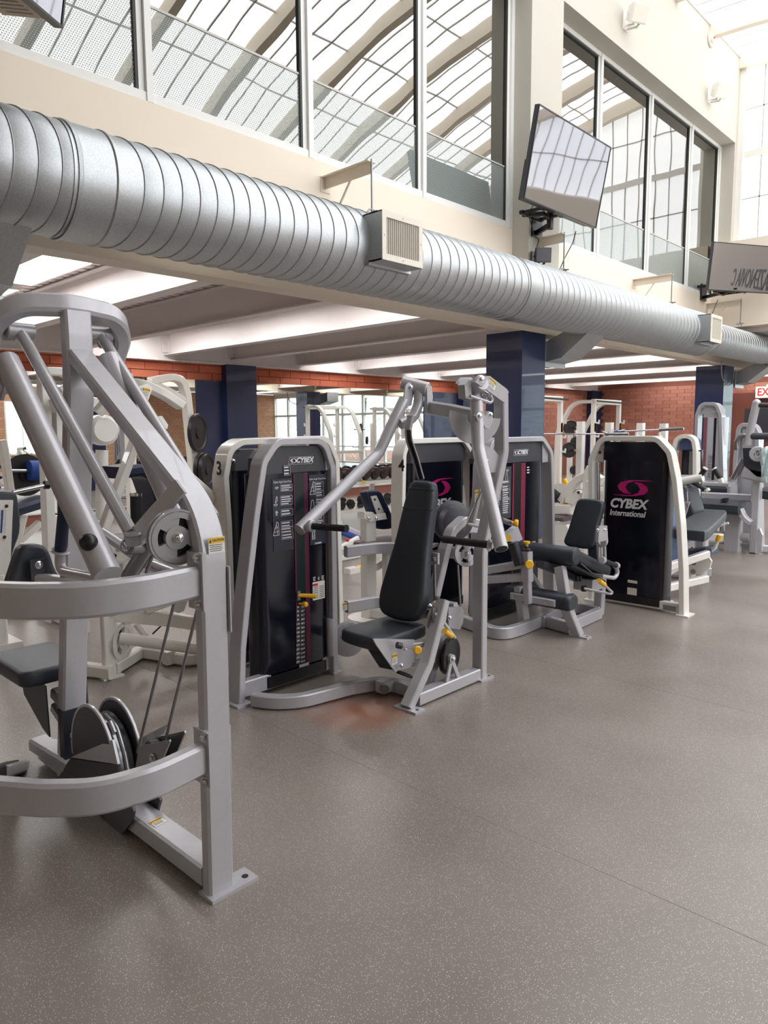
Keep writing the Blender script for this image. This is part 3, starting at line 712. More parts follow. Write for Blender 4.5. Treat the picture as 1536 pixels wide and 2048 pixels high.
def caution(c, ux, uy, w_, h_, parent, word='CAUTION'):
    c, ux, uy = V(c), V(ux).normalized(), V(uy).normalized(); un = ux.cross(uy)
    s = MB().cbox(c+un*.0006, (w_, h_, .0012), ux, uy).build('warning_label', 'label_white', parent, smooth=False)
    MB().cbox(c+un*.0015+uy*h_*.3, (w_*.96, h_*.36, .0008), ux, uy).build('label_band', 'label_yellow', s, smooth=False)
    if w_ > .03: lettering(word, c+un*.002+uy*h_*.3+ux*w_*.08, ux, uy, w_*.17, 'print_black', s, bold=.0003, depth=.0002)
    t = MB().plate([c+un*.002+ux*(-w_*.46+dx)+uy*(h_*.3+dy) for dx, dy in ((0, -h_*.12), (w_*.13, -h_*.12), (w_*.065, h_*.12))], .0004, un)
    for i in range(4): t.cbox(c+un*.0015+uy*h_*(.02-.12*i)-ux*w_*.05, (w_*(.8-.1*(i % 2)), h_*.035, .0006), ux, uy)
    t.build('label_print', 'print_black', s, smooth=False)
    return s

def bolt(c, d, r, parent, m='chrome', name='bolt'):
    c, d = V(c), V(d).normalized()
    return MB().lathe(c, d, [(0, r*1.5), (.003, r*1.5), (.004, r), (.012, r), (.014, r*.7)], 10).build(name, m, parent)

def foot_plate(c, sx, sy, parent, m, hole=(0, 0), hd=.012):
    fp = MB().box((c[0]-sx/2, c[1]-sy/2, 0), (c[0]+sx/2, c[1]+sy/2, hd)).build('foot_plate', m, parent, smooth=False)
    if hole: MB().cyl((c[0]+hole[0], c[1]+hole[1], hd), (c[0]+hole[0], c[1]+hole[1], hd+.001), .009, 12).build('bolt_hole', 'rubber', fp)

def pulley(c, n_, r, th, parent, m='silver', name='pulley', spokes=3, ux=None):
    """grooved wheel with three kidney openings, axis n_"""
    c, n_ = V(c), V(n_).normalized(); u = V(ux).normalized() if ux else n_.orthogonal().normalized(); mb = MB()
    mb.ring_plate(c, n_, r*.70, r*.94, th, 36, ux=u)
    mb.ring_plate(c+n_*th*.42, n_, r*.9, r, th*.16, 36, ux=u); mb.ring_plate(c-n_*th*.42, n_, r*.9, r, th*.16, 36, ux=u)
    mb.ring_plate(c, n_, r*.06, r*.42, th, 24, ux=u)
    for k in range(spokes):
        a = 2*PI*k/spokes; mb.ring_plate(c, n_, r*.33, r*.74, th*.8, 8, a-.58, a+.58, u)
    p = mb.build(name, m, parent)
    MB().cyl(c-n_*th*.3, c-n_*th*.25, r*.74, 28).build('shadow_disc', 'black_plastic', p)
    bolt(c+n_*th*.5, n_, r*.13, p)
    return p

def tower(root, o, ux, un, path, t, d, fm, body, header, depth, sm='shroud', bend=.11, header_m='charcoal', bodyr=.05, zplinth=.09, gap=.03):
    """stack tower: arch of flat bar along path [(a, z)...], rounded shroud body (a0, a1), header plate polygon"""
    o, ux, un = V(o), V(ux), V(un); uz = V((0, 0, 1))
    P = lambda a, z, n=0: o+ux*a+uz*z+un*n
    MB().sweep([P(a, z, -d/2) for a, z in path], t, d, un, r=bend, n=8, ch=.004).build('tower_frame', fm, root)
    a0, a1 = body; z1 = header[0][1]
    sec = rrect(a1-a0, depth, bodyr, 5)
    b = MB().rings([[P((a0+a1)/2+x, z, -gap-depth/2+y) for x, y in sec] for z in (zplinth, z1)])
    b.build('shroud', sm, root)
    MB().rings([[P((a0+a1)/2+x*1.01, z, -gap-depth/2+y*1.06+.004) for x, y in sec] for z in (.035, zplinth+.012)]).build('plinth', 'black_plastic', root)
    h = [P(a, z, -gap-.002) for a, z in header]
    MB().rings([[p-un*depth*.9 for p in h], h]).build('header_panel', header_m, root, smooth=False)
    return P

def print_block(P, a, z, w_, h_, parent, rows=3, n=.002, box=True):
    """a boxed block of illegible small print"""
    f = MB(); ux = (P(1, 0)-P(0, 0)); uz = V((0, 0, 1))
    c = P(a, z, n)
    if box:
        for s in (-1, 1):
            f.cbox(c+uz*s*h_/2, (w_, .0012, .0006), ux, uz); f.cbox(c+ux*s*w_/2, (.0012, h_, .0006), ux, uz)
    for i in range(rows):
        wr = w_*random.uniform(.6, .85); f.cbox(c+uz*(h_*(.5-(i+.5+.1)/(rows+.2)))-ux*(w_*.88-wr)/2, (wr, h_*.42/rows, .0006), ux, uz)
    return f.build('small_print', 'print_white', parent, smooth=False)

def figure_print(P, a, z, s, parent, kind=0, n=.002):
    """small line drawing of the machine: seat, upright and arm in thin strokes"""
    K = {0: [[(-.5, .1), (0, .35), (.5, .1), (0, -.25), (-.5, .1)], [(.2, 0), (.6, .3)]],
         1: [[(-.2, -.3), (.1, .9), (.3, .85), (.3, 0), (-.2, -.3)], [(-.6, -.7), (0, -.5), (.3, -.7), (-.1, -1), (-.6, -.7)]],
         2: [[(-.15, .5), (.15, .5), (.15, -.5), (-.15, -.5), (-.15, .5)], [(-.3, .1), (.5, .1)], [(-.3, .25), (.3, .25)]],
         3: [[(-.7, -1), (-.3, 0), (.1, 1.1), (.4, .9), (.5, -1), (-.7, -1)], [(-.4, .1), (.3, .3)], [(-.5, -.5), (.4, -.4)], [(0, 1), (.2, -1)]],
         4: [[(-.5, -.6), (-.2, .9), (0, 1), (.2, .9), (.5, -.6)], [(-.6, -.6), (-.3, -.9)], [(.3, -.9), (.6, -.6)]],
         5: [[(-.4, 1), (-.25, .2), (-.35, -1)], [(-.1, 1), (-.2, .2), (-.1, -1)], [(.15, 1), (.25, .2), (.1, -1)], [(.45, 1), (.3, .2), (.4, -1)]]}
    f = MB(); un = (P(0, 0, 1)-P(0, 0, 0))
    for st in K[kind]:
        f.sweep([P(a+x*s, z+y*s, n) for x, y in st], .0028, .0006, un, ch=0)
    return f.build('diagram', 'print_white', parent, smooth=False)

# ================================================================== A: silver seated row machine, front left
def row_machine():
    t = thing('seated_row_machine', 'big silver row machine with overhead hoop and long arms, nearest the camera', 'exercise machine', (-2.6, 1.22, 0))
    S = 'silver'; y0 = 1.22
    Y = lambda u, v, y=y0: at(u, v, y=y)
    # front post and diagonal, one bent bar
    MB().sweep([(-1.905, y0, .01), (-1.885, y0, 1.235), (-2.79, y0, 1.835)], .09, .05, (0, 0, 1) if 0 else (0, 1, 0), r=[0, .22, 0], n=10).build('front_frame', S, t) if 0 else \
    MB().sweep([(-1.925, y0, .01), (-1.905, y0, 1.235), (-2.77, y0, 1.80)], .05, .092, (0, 1, 0), r=.26, n=10, ch=.008).build('front_frame', S, t)
    MB().box((-1.955, y0-.055, 0), (-1.875, y0+.125, .012)).build('foot_plate', S, t, smooth=False)
    MB().cyl((-1.91, y0+.095, .012), (-1.91, y0+.095, .0135), .011, 12).build('bolt_hole', 'rubber', t)
    # rear post, spine and hoop
    MB().sweep([(-3.06, y0, .02), (-2.775, y0, 1.66), (-2.765, y0, 1.86), Y(157, 622)+V((-.03, 0, 0))], .06, .1, (0, 1, 0), r=.2, n=8, ch=.008).build('rear_post', S, t)
    hz = Y(152, 606).z
    hp = [(-3.03, y0-.25, hz-.24), (-2.84, y0-.25, hz-.02), (-2.80, y0, hz), (-2.84, y0+.25, hz-.02), (-3.03, y0+.25, hz-.24)]
    hp = [V(p) for p in hp]
    MB().sweep([hp[0], hp[1], (hp[1]+hp[3])/2+V((.05, 0, .015)), hp[3], hp[4]], .065, .075, (-.35, 0, 1), r=[0, .19, .3, .19, 0], n=10, ch=.012).build('hoop', S, t)
    for s in (-1, 1):
        yy = y0+.25*s; c = hp[0].copy(); c.y = yy
        MB().plate([V((c.x-.05, yy-.05*s, c.z+.05)), V((c.x+.09, yy-.05*s, c.z+.02)), V((c.x+.10, yy-.05*s, c.z-.05)), V((c.x+.03, yy-.05*s, c.z-.12)), V((c.x-.05, yy-.05*s, c.z-.06))], .012, (0, 1, 0)).box((c.x-.05, yy-.055, c.z-.01), (c.x+.1, yy+.055, c.z+.004)).build('pivot_bracket', S, t, smooth=False)
        MB().cyl((c.x+.03, yy-.085, c.z-.06), (c.x+.03, yy+.085, c.z-.06), .036, 18, .004).build('pivot', S, t)
        MB().cyl((c.x+.10, yy-.085*s, c.z+.125), (c.x+.10, yy+.0*s, c.z+.125), .026, 16, .003).build('link_pivot', 'silver', t)
    # thick swing arms and thin links
    aL0 = Y(14, 722, y0-.25); aL1 = Y(216, 1152, y0-.27)
    MB().tube([aL0, aL1], .042, 20).build('swing_arm', S, t)
    dv = aL1-aL0
    aR0 = Y(216, 716, 1.36); MB().tube([aR0, Y(352, 1030, 1.40)], .042, 20).build('swing_arm', S, t)
    lL0 = Y(40, 662, y0-.16); lL1 = Y(262, 1066, y0-.14)
    MB().tube([lL0, lL1], .0215, 16).build('link_rod', S, t)
    lR0 = Y(200, 668, y0+.16); MB().tube([lR0, lR0+(lL1-lL0)], .0215, 16).build('link_rod', S, t)
    for p in (lL0, lR0): MB().cyl(p-V((0, .05, 0)), p+V((0, .05, 0)), .03, 16, .004).build('rod_end', S, t)
    # ball knob on the near arm
    kb = aL0+dv*.885+V((.03, -.03, .02)); MB().ball(kb, .027).build('ball_knob', 'black_plastic', t)
    # bell crank: bar, barrels, short post
    c0, c1 = Y(277, 1068, y0-.13), Y(362, 972, y0-.045)
    MB().sweep([c0, c1], .014, .06, (c1-c0).cross(V((.35, -.9, .3))), ch=.002).build('crank_bar', S, t)
    b0 = Y(253, 1092, y0-.15); b1 = Y(292, 1094, y0-.06)
    MB().cyl(b0, b1, .027, 18, .004).build('crank_barrel', 'steel', t)
    bolt(b0, b0-b1, .012, t)
    e0 = Y(272, 1068, y0-.13)
    MB().lathe(e0-V((0, 0, .03)), (.1, -.2, 1), [(0, .03), (.028, .034), (.03, .03), (.036, .034), (.042, .03)], 18).build('rod_end_cap', S, t)
    bolt(e0+V((0, 0, .012)), (.1, -.2, 1), .010, t)
    MB().tube([Y(302, 1082, y0-.06), Y(256, 1156, y0-.1)], .026, 16).build('crank_post', 'steel', t)
    MB().tube([Y(312, 1092, y0-.04), Y(292, 1146, y0-.06)], .006, 8).build('adjuster_rod', 'steel', t)
    MB().tube([Y(205, 1066, y0+.15), Y(300, 1130, y0+.15), Y(352, 1150, y0+.15)], .022, 14, bend=.1).build('far_grip_tube', S, t)
    # big cable pulley on the post, small one behind
    pc = at(352, 1074, x=-1.97)
    pulley(pc, (1, -.25, 0), .088, .036, t, ux=(0, -.5, 1))
    MB().box((pc.x-.03, pc.y+.06, pc.z-.055), (pc.x+.02, pc.y+.10, pc.z+.05)).build('pulley_yoke', S, t, smooth=False)
    MB().tube([pc+V((0, .02, .075)), pc+V((-.02, .10, .10)), Y(364, 975, y0-.02)], .004, 8).build('cable', 'steel', t)
    # two curved cross rails to the stack on the left
    for zc, nm in ((1.047, 0), (.485, 1)):
        pts = [(-1.925, y0-.05, zc), (-1.87, y0-.33, zc), (-1.94, .72, zc), (-2.16, .50, zc), (-2.45, .33, zc)]
        q = [(-1.90, 1.165, zc), (-1.872, .985, zc), (-1.90, .83, zc), (-2.01, .72, zc), (-2.16, .62, zc), (-2.6, .40, zc)]
        q = fillet(q, [0, .3, .2, .3, .3, 0], 5)
        MB().sweep(q, .05, .098, (0, 0, 1), ch=.01).build('cross_rail', S, t)
        MB().box((-1.945, y0-.058, zc-.088), (-1.86, y0-.044, zc+.088)).build('rail_plate', S, t, smooth=False)
        for dz in (-.072, .072): bolt((-1.885, y0-.058, zc+dz), (.5, -1, 0), .011, t)
    # base bar with caution label
    MB().sweep([(-1.95, y0, .056), (-3.3, y0, .056)], .092, .075, (0, 0, 1), ch=.008).build('base_bar', S, t)
    caution((-2.30, y0-.005, .0942), (-.1, 1, 0), (-1, -.1, 0), .05, .045, t)
    # cam wheel: two discs with a grooved core, winged guide plates
    cc = V((-2.70, y0, .22))
    for s in (-1, 1):
        disc = [cc+V((.19*math.cos(a)*1.0, .052*s, .215*math.sin(a))) for a in [(-.35+i*(PI+.5)/20) for i in range(21)]]+[cc+V((-.16, .052*s, -.21)), cc+V((.12, .052*s, -.21))]
        MB().plate(disc, .010, (0, 1, 0)).build('cam_disc', 'charcoal', t, smooth=False)
        rim = disc[:21]; MB().sweep(rim, .012, .012, (0, 1, 0), ch=.002).build('cam_rim', 'silver', t)
    MB().lathe(cc-V((0, .04, 0)), (0, 1, 0), [(0, .15), (.012, .17), (.03, .14), (.05, .14), (.068, .17), (.08, .15)], 36).build('cam_core', 'steel', t)
    MB().tube([cc+V((.02, -.005, .172)), cc+V((.11, -.005, .15)), cc+V((.165, -.005, .06)), cc+V((.19, -.005, -.03))], .010, 10, bend=.06).build('cam_cable', 'steel', t)
    MB().cyl(cc+V((.085, -.02, .165)), cc+V((.12, -.02, .13)), .014, 12).build('cable_clamp', 'steel', t)
    MB().plate([Y(143, 1514, y0-.06), Y(222, 1486, y0-.06)+V((0, .01, .01)), Y(238, 1528, y0-.06)], .01).build('cam_guide', S, t, smooth=False)
    MB().plate([Y(143, 1516, y0-.06), Y(238, 1530, y0-.06), Y(236, 1560, y0-.06), Y(115, 1560, y0-.06)], .008).build('cam_shield', 'charcoal', t, smooth=False)
    MB().plate([Y(278, 1478, y0+.06), Y(338, 1447, y0+.06), Y(330, 1466, y0+.06), Y(280, 1496, y0+.06)], .008).build('cam_guide', S, t, smooth=False)
    for yy in (-.055, .05): MB().plate([at(u, v, y=y0-.055)+V((0, yy+.055, 0)) for u, v in ((182, 1600), (262, 1600), (270, 1622), (264, 1645), (246, 1668), (215, 1640))], .010, (0, 1, 0)).build('cam_cheek', 'charcoal', t, smooth=False)
    # cable pulley in its housing and the two cables up to the bell crank
    pp = Y(306, 1512, y0-.02)
    hs = [Y(u, v, y0-.05) for u, v in ((270, 1545), (279, 1498), (284, 1491), (340, 1479), (341, 1483), (325, 1522), (312, 1540))]
    MB().plate(hs, .006).build('pulley_housing', 'steel', t, smooth=False)
    MB().plate([p+V((-.005, .06, .01)) for p in hs], .006).build('pulley_housing', 'steel', t, smooth=False)
    MB().cyl(pp-V((0, .015, 0)), pp+V((0, .03, 0)), .055, 24, .008).build('guide_pulley', 'black_plastic', t)
    bolt(Y(307, 1517, y0-.054), (0, -1, 0), .013, t)
    MB().tube([Y(275, 1505, y0-.02), Y(352, 1190, y0-.06), Y(358, 1150, y0-.05)], .0055, 8).build('cable', 'steel', t)
    MB().tube([Y(331, 1480, y0-.02), Y(394, 1220, y0-.03), Y(398, 1150, y0-.03)], .0055, 8).build('cable', 'steel', t)
    # seat on its sliding tube
    MB().pad(rrect(.42, .29, .05), (-3.27, y0-.03, .475), (1, 0, 0), (0, 1, 0), (0, 0, 1), .07, .02).build('seat', 'vinyl_black', t)
    for s in (-1, 1): MB().plate([(-3.33, y0+.085*s, .44), (-3.05, y0+.085*s, .44), (-3.04, y0+.085*s, .22), (-3.11, y0+.085*s, .24), (-3.30, y0+.085*s, .34)], .006, (0, 1, 0)).build('seat_bracket', 'dark_steel', t, smooth=False)
    MB().sweep([(-3.14, y0, .37), (-2.98, y0, .33)], .07, .05, (0, 0, 1)).sweep([(-3.16, y0, .30), (-2.97, y0, .22)], .06, .045, (0, 0, 1)).build('seat_arm', S, t)
    MB().box((-3.02, y0-.055, .10), (-2.97, y0+.055, .34)).build('seat_carriage', 'dark_steel', t, smooth=False)
    # foot rest
    fr = Y(100, 1520, y0-.06)
    MB().sweep([(-2.95, y0-.02, .10), (-3.30, y0-.04, .10)], .085, .06, (0, 0, 1)).build('foot_bar', S, t)
    MB().sweep([Y(52, 1530, y0-.05), Y(0, 1545, y0-.32)], .06, .05, (0, 0, 1)).build('foot_peg', S, t)
    MB().sweep([Y(24, 1534, y0-.14), Y(-30, 1555, y0-.45)], .066, .056, (0, 0, 1)).build('foot_rubber', 'rubber', t)
    MB().tube([Y(0, 1632, .95), Y(45, 1618, 1.02)], .02, 12).build('floor_tube', S, t)
    # chest pad with its bracket
    cp = [at(u, v, x=-3.02) for u, v in ((4, 1200), (18, 1165), (32, 1120), (42, 1095), (58, 1088), (90, 1090), (102, 1106), (112, 1140), (134, 1172), (132, 1208), (64, 1230), (20, 1230))]
    o = sum(cp, V((0, 0, 0)))/len(cp)
    MB().pad([(p.y-o.y, p.z-o.z) for p in cp], o-V((.035, 0, 0)), (0, 1, 0), (0, 0, 1), (1, 0, 0), .07, .02).build('chest_pad', 'vinyl_black', t)
    k = at(77, 1140, x=-2.98); MB().box((k.x-.006, k.y-.032, k.z-.04), (k.x+.006, k.y+.032, k.z+.045)).build('pad_bracket', 'dark_steel', t, smooth=False)
    bolt(k+V((.006, 0, .022)), (1, 0, 0), .011, t)
    MB().sweep([k+V((-.01, 0, -.04)), (-2.84, y0, k.z-.06)], .05, .05, (0, 0, 1)).build('pad_arm', S, t)
    # near hand grip
    g0, g1 = Y(131, 996, y0-.27), Y(121, 1100, y0-.27)
    MB().tube([g0, g1], .019, 16).build('hand_grip', 'vinyl_navy', t)
    MB().cyl(g0, g0-(g1-g0)*.05, .021, 16).build('grip_cap', 'silver', t)
    MB().cyl(g1, g1+(g1-g0)*.03, .031, 18, .003).build('grip_collar', S, t)
    MB().tube([g1, Y(120, 1142, y0-.27), Y(212, 1160, y0-.27)], .017, 14, bend=.06).build('grip_tube', S, t)
    # caution label on the post, cover strip on its side
    caution(at(433, 1090, x=-1.879), (0, 1, 0), (0, 0, 1), .058, .05, t)
    MB().box((-1.905, y0+.046, .87), (-1.875, y0+.05, 1.08)).box((-1.93, y0+.046, .38), (-1.9, y0+.05, .56)).build('edge_strip', S, t, smooth=False)
    return t
row_machine()

# ================================================================== T1: chest press
def chest_press():
    t = thing('chest_press', 'silver chest press with tall black backrest and two overhead arms, its stack tower at left', 'exercise machine', (-2.8, 2.9, 0))
    S = 'silver'
    o = V((-3.2, 0, 0)); T = lambda u, v, x=-3.2: (at(u, v, x=x).y, at(u, v, x=x).z)
    q = [T(484, 1400), T(487, 1300), T(498, 1180), T(515, 1030), T(530, 925), T(556, 884), T(650, 881), T(667, 935), T(672, 1330)]
    q[0] = (q[0][0], .0); q[-1] = (q[-1][0], .0)
    hd = [T(535, 950), T(657, 941), T(657, 891), T(560, 893), T(546, 903), T(536, 918)]
    P = tower(t, o, (0, 1, 0), (1, 0, 0), q, .04, .105, S, (T(533, 1300)[0], T(664, 1300)[0]), hd, .17, bend=.10)
    foot_plate((-3.245, q[0][0]+.0, 0), .15, .10, t, S, None); foot_plate((-3.25, q[-1][0]+.01, 0), .12, .07, t, S, None)
    MB().sweep([P(q[0][0], .07, -.06), P(q[-1][0], .07, -.06)], .06, .09, (0, 0, 1), ch=.006).build('base_rail', S, t)
    # right gusset beside the header, rubber strip below
    MB().plate([P(a, z, -.03) for a, z in (T(657, 941), T(666, 939), T(669, 905), T(657, 893))], .01).build('header_gusset', S, t, smooth=False)
    MB().sweep([P(*T(664, 945), -.05), P(*T(668, 1232), -.05)], .03, .05, (0, 1, 0)).build('guide_cover', 'charcoal', t)
    MB().tube([P(*T(665, 1238), -.02), P(*T(666, 1312), -.02)], .024, 14).build('lower_sleeve', S, t)
    F = -.03+.002
    # slot with maroon edges and the weight stack behind it
    def strip(u0, u1, v0, v1, m, name, n):
        z0 = T((u0+u1)/2, v1)[1]; z1 = T((u0+u1)/2, v0)[1]; a0 = T(u0, 1000)[0]; a1 = T(u1, 1000)[0]
        return MB().box(P(a0, z0, n-.001), P(a1, z1, n+.001)).build(name, m, t, smooth=False)
    strip(593.3, 596.3, 948, 1332, 'maroon', 'slot_edge', F+.001); strip(613.5, 622, 945, 1330, 'maroon', 'slot_edge', F+.001)
    mat('slot_dark', srgb(24, 42, 40), .25); strip(596.3, 613.5, 947, 1190, 'slot_dark', 'slot_window', F+.0005)
    strip(596.5, 613, 1205, 1333, 'print_black', 'weight_stack', F+.001)
    strip(597, 617, 1331, 1340, 'silver', 'stack_foot', F+.004)
    lbs = [30+20*i for i in range(14)]
    for i, lb in enumerate(lbs):
        v = 1216+8.45*i; vv = v-.35*0
        a, z = T(601.5, v); a2, z2 = T(611, v-1.5)
        MB().box(P(a-.010, z-.0075, F+.002), P(a+.010, z+.0075, F+.0026)).build('weight_plate_label', 'print_black', t, smooth=False)
        lettering(str(lb), P(a, z, F+.003), (0, 1, 0), (0, 0, 1), .017, 'print_white', t, 'weight_number', bold=.0004, depth=.0003)
        lettering('%.1f' % (math.floor(lb*4.5359+.45)/10), P(a2, z2, F+.003), (0, 1, 0), (0, 0, 1), .015, 'print_white', t, 'weight_number', bold=.0003, depth=.0003)
        if i:
            MB().box(P(a-.012, z+.012, F+.002), P(a2+.014, z+.0128, F+.0026)).build('plate_joint', 'print_grey', t, smooth=False)
    a, z = T(606, 1191); MB().tube([P(a-.02, z, F), P(a+.03, z-.004, F+.04), P(a+.06, z-.008, F+.075)], [.011, .012, .015], 14).build('selector_handle', 'yellow', t)
    MB().box(P(a-.028, z-.03, F), P(a-.005, z+.025, F+.012)).build('selector_carriage', 'steel', t, smooth=False)
    a, z = T(607, 1208); MB().lathe(P(a-.01, z, F), (1, .25, 0), [(0, .006), (.03, .006), (.034, .014), (.05, .016), (.058, .011)], 16).build('selector_pin', 'yellow', t)
    # placards
    def placard(u0, u1, v0, v1):
        z0 = T(u0, v1)[1]; z1 = T(u0, v0)[1]; a0 = T(u0, 1000)[0]; a1 = T(u1, 1000)[0]
        MB().box(P(a0, z0, F), P(a1, z1, F+.001)).build('instruction_placard', 'placard_navy', t, smooth=False)
    mat('placard_navy', srgb(44, 46, 62), .4)
    placard(551, 591, 959, 1106); placard(625, 656, 950, 1092)
    n2 = F+.0015
    a, z = T(571, 964); lettering('Cybex Angle Chest Press', P(a, z, n2), (0, 1, 0), (0, 0, 1), .018, 'print_white', t, 'placard_title', depth=.0002, sx=.70)
    a, z = T(641, 958); lettering('Cybex Angle Chest Press', P(a, z, n2), (0, 1, 0), (0, 0, 1), .015, 'print_white', t, 'placard_title', depth=.0002, sx=.85)
    for (u, v, k, s), (bu, bv, bw, bh, rows) in zip(((559, 977, 0, .022), (558, 1003, 1, .028), (559, 1027, 2, .024), (559, 1059, 3, .036)), ((579, 976, .085, .036, 3), (579, 1001, .085, .052, 4), (580, 1025, .085, .036, 2), (580, 1049, .085, .036, 2))):
        figure_print(P, *T(u, v), s, t, k, n2); print_block(P, *T(bu, bv), bw, bh, t, rows, n2)
    print_block(P, *T(580, 1061), .085, .036, t, 2, n2); print_block(P, *T(581, 1073), .085, .034, t, 2, n2)
    for (u, v, k, s), (bu, bv, bw, bh, rows) in zip(((632, 977, 3, .036), (631, 1012, 4, .034)), ((645, 973, .06, .05, 3), (646, 1002, .06, .03, 2))):
        figure_print(P, *T(u, v), s, t, k, n2); print_block(P, *T(bu, bv), bw, bh, t, rows, n2)
    print_block(P, *T(646, 988), .06, .03, t, 2, n2); print_block(P, *T(646, 1032), .06, .075, t, 5, n2); print_block(P, *T(646, 1049), .055, .03, t, 2, n2)
    figure_print(P, *T(633, 1070), .03, t, 5, n2)
    cybex_small(P(*T(642, 1087), n2), (0, 1, 0), (0, 0, 1), .05, t)
    # header logo and small plate
    cybex_small(P(*T(608, 921), F+.001), (0, 1, 0), (0, 0, 1), .178, t)
    a, z = T(580, 941); MB().box(P(a-.022, z-.028, F), P(a+.022, z+.028, F+.0012)).build('notice_plate', 'print_black', t, smooth=False)
    print_block(P, a, z, .044, .056, t, 3, F+.002)
    # warning sheet
    a, z = T(643, 1182); MB().box(P(a-.045, z-.055, F), P(a+.05, z+.055, F+.001)).build('warning_sheet', 'label_white', t, smooth=False)
    MB().box(P(a-.045, z+.03, F+.0012), P(a-.005, z+.045, F+.0016)).build('warning_red', 'red_print', t, smooth=False)
    sp = MB()
    for i in range(7):
        for dx in (-.02, .026): sp.box(P(a+dx-.02, z+.02-.011*i, F+.0012), P(a+dx+.017, z+.025-.011*i, F+.0016))
    sp.build('warning_print', 'print_grey', t, smooth=False)
    figure_print(P, *T(643, 1158), .016, t, 2, n2); print_block(P, *T(635, 1159), .025, .03, t, 3, n2, False); print_block(P, *T(652, 1156), .03, .03, t, 3, n2, False)
    # floor rail sweeping from the tower to the seat frame
    fz = [at(u, v, z=.04) for u, v in ((507, 1398), (545, 1404), (600, 1402), (700, 1376), (762, 1366), (800, 1372), (836, 1388))]
    MB().sweep(fillet(fz, .25, 4), .06, .07, (0, 0, 1), ch=.006).build('floor_rail', S, t)
    k = at(767, 1371, z=.05); MB().cyl(k+V((.03, -.03, 0)), k+V((.05, -.04, 0)), .026, 16).build('rail_joint', 'steel', t)
    MB().box(k+V((-.02, -.045, -.03)), k+V((.045, .04, .035))).build('rail_clamp', S, t, smooth=False)
    # two curved rails behind the backrest
    for v0, h in ((1104, .07), (1215, .075)):
        za = at(683, v0, x=-3.25).z
        pts = [(-3.24, 3.05, za), (-3.19, 3.30, za), (-2.95, 3.46, za), (-2.70, 3.47, za)]
        MB().sweep(fillet(pts, .2, 5), .045, h, (0, 0, 1), ch=.006).build('back_rail', S, t)
    caution(at(686, 1212, x=-3.205)+V((.016, 0, 0)), (0, 1, 0), (0, 0, 1), .04, .05, t)
    # main side frame: rail on the floor, raked front foot, rear upright
    XM = -2.5
    M_ = lambda u, v, x=XM: at(u, v, x=x)
    MB().sweep([(XM-.0, 2.86, .04), (XM-.0, 3.415, .04)], .07, .07, (0, 0, 1), ch=.006).build('side_rail', S, t)
    foot_plate((XM+.01, 2.80, 0), .16, .08, t, S, (.055, 0))
    MB().sweep([(XM, 2.775, .012), (XM, 2.87, .10), (XM, 2.93, .16)], .085, .055, (1, 0, 0), r=.1, ch=.006).build('front_foot', S, t) if 0 else MB().sweep([(XM, 2.79, .012), (XM, 2.87, .11), at(852, 1330, x=XM-.01), at(872, 1255, x=XM-.03), at(886, 1200, x=XM-.04)], .05, .07, (1, 0, 0), r=.1, ch=.006).build('front_foot', S, t)
    up = [(-2.5, 3.45, 0), M_(958, 1105), M_(1003, 905), M_(1002, 790)]
    up[1].y = 3.45
    MB().sweep(up, .055, .075, (1, 0, 0), r=.14, n=8, ch=.006).build('rear_upright', S, t)
    foot_plate((XM, 3.46, 0), .11, .13, t, S, (.03, .045))
    # inner seat-back upright, curved over at the top
    XC = -2.72
    cu = [at(u, v, x=XC) for u, v in ((862, 1215), (889, 1100), (902, 1062), (925, 1040), (960, 1048))]
    MB().sweep(fillet(cu, .06, 4), .05, .07, (1, 0, 0), ch=.006).build('back_upright', S, t)
    MB().tube([at(868, 1110, x=-2.66), at(870, 1200, x=-2.66)], .010, 10).build('adjuster_rod', 'steel', t)
    # backrest and seat
    bt, bb = at(850, 962, x=-2.76), at(800, 1238, x=-2.79)
    uy = (bt-bb); H_ = uy.length; uy.normalize(); un = V((1, 0, 0)).cross(uy)*1.0
    un = V((0, -uy.z, uy.y))
    ol = [(-.165, .05), (-.175, .14), (-.155, .27), (-.125, .45), (-.115, .62), (-.105, H_-.10), (-.085, H_-.02), (-.06, H_), (.06, H_), (.085, H_-.02), (.105, H_-.10), (.115, .62), (.125, .45), (.155, .27), (.175, .14), (.165, .05), (.12, .005), (0, -.01), (-.12, .005)]
    MB().pad(ol, bb, (1, 0, 0), uy, un, .085, .03).build('backrest', 'vinyl_black', t)
    sm = MB()
    for z_, w_ in ((.655, .117), (H_-.055, .098)): sm.sweep([bb+V((1, 0, 0))*x+uy*z_+un*n for x, n in ((-w_, .02), (-w_+.015, .040), (0, .045), (w_-.015, .040), (w_, .02))], .005, .005, un, ch=.001)
    sm.build('seam', 'vinyl_black', t)
    MB().plate([bb+V((1, 0, 0))*x+uy*z_-un*.048 for x, z_ in ((-.09, .15), (.09, .15), (.07, .7), (-.07, .7))], .01).build('backrest_board', 'black_plastic', t, smooth=False)
    k = at(872, 1116, x=-2.63); MB().box(k+V((-.02, -.008, -.035)), k+V((.02, .008, .03))).build('backrest_clip', S, t, smooth=False); bolt(k+V((.0, -.008, -.005)), (.5, -1, 0), .009, t)
    sc = at(782, 1258, x=-2.79); zs = sc.z-.01
    ys = sc.y-.05
    MB().pad([(-.17, -.17), (-.165, .17), (-.13, .20), (.13, .20), (.165, .17), (.17, -.17), (.14, -.215), (.06, -.23), (-.06, -.23), (-.14, -.215)], (-2.79, ys, zs), (1, 0, 0), (0, 1, 0), (0, 0, 1), .075, .022).build('seat', 'vinyl_black', t)
    # seat carriage plates, gas strut, adjusters
    A = lambda u, v: at(u, v, x=-2.60)
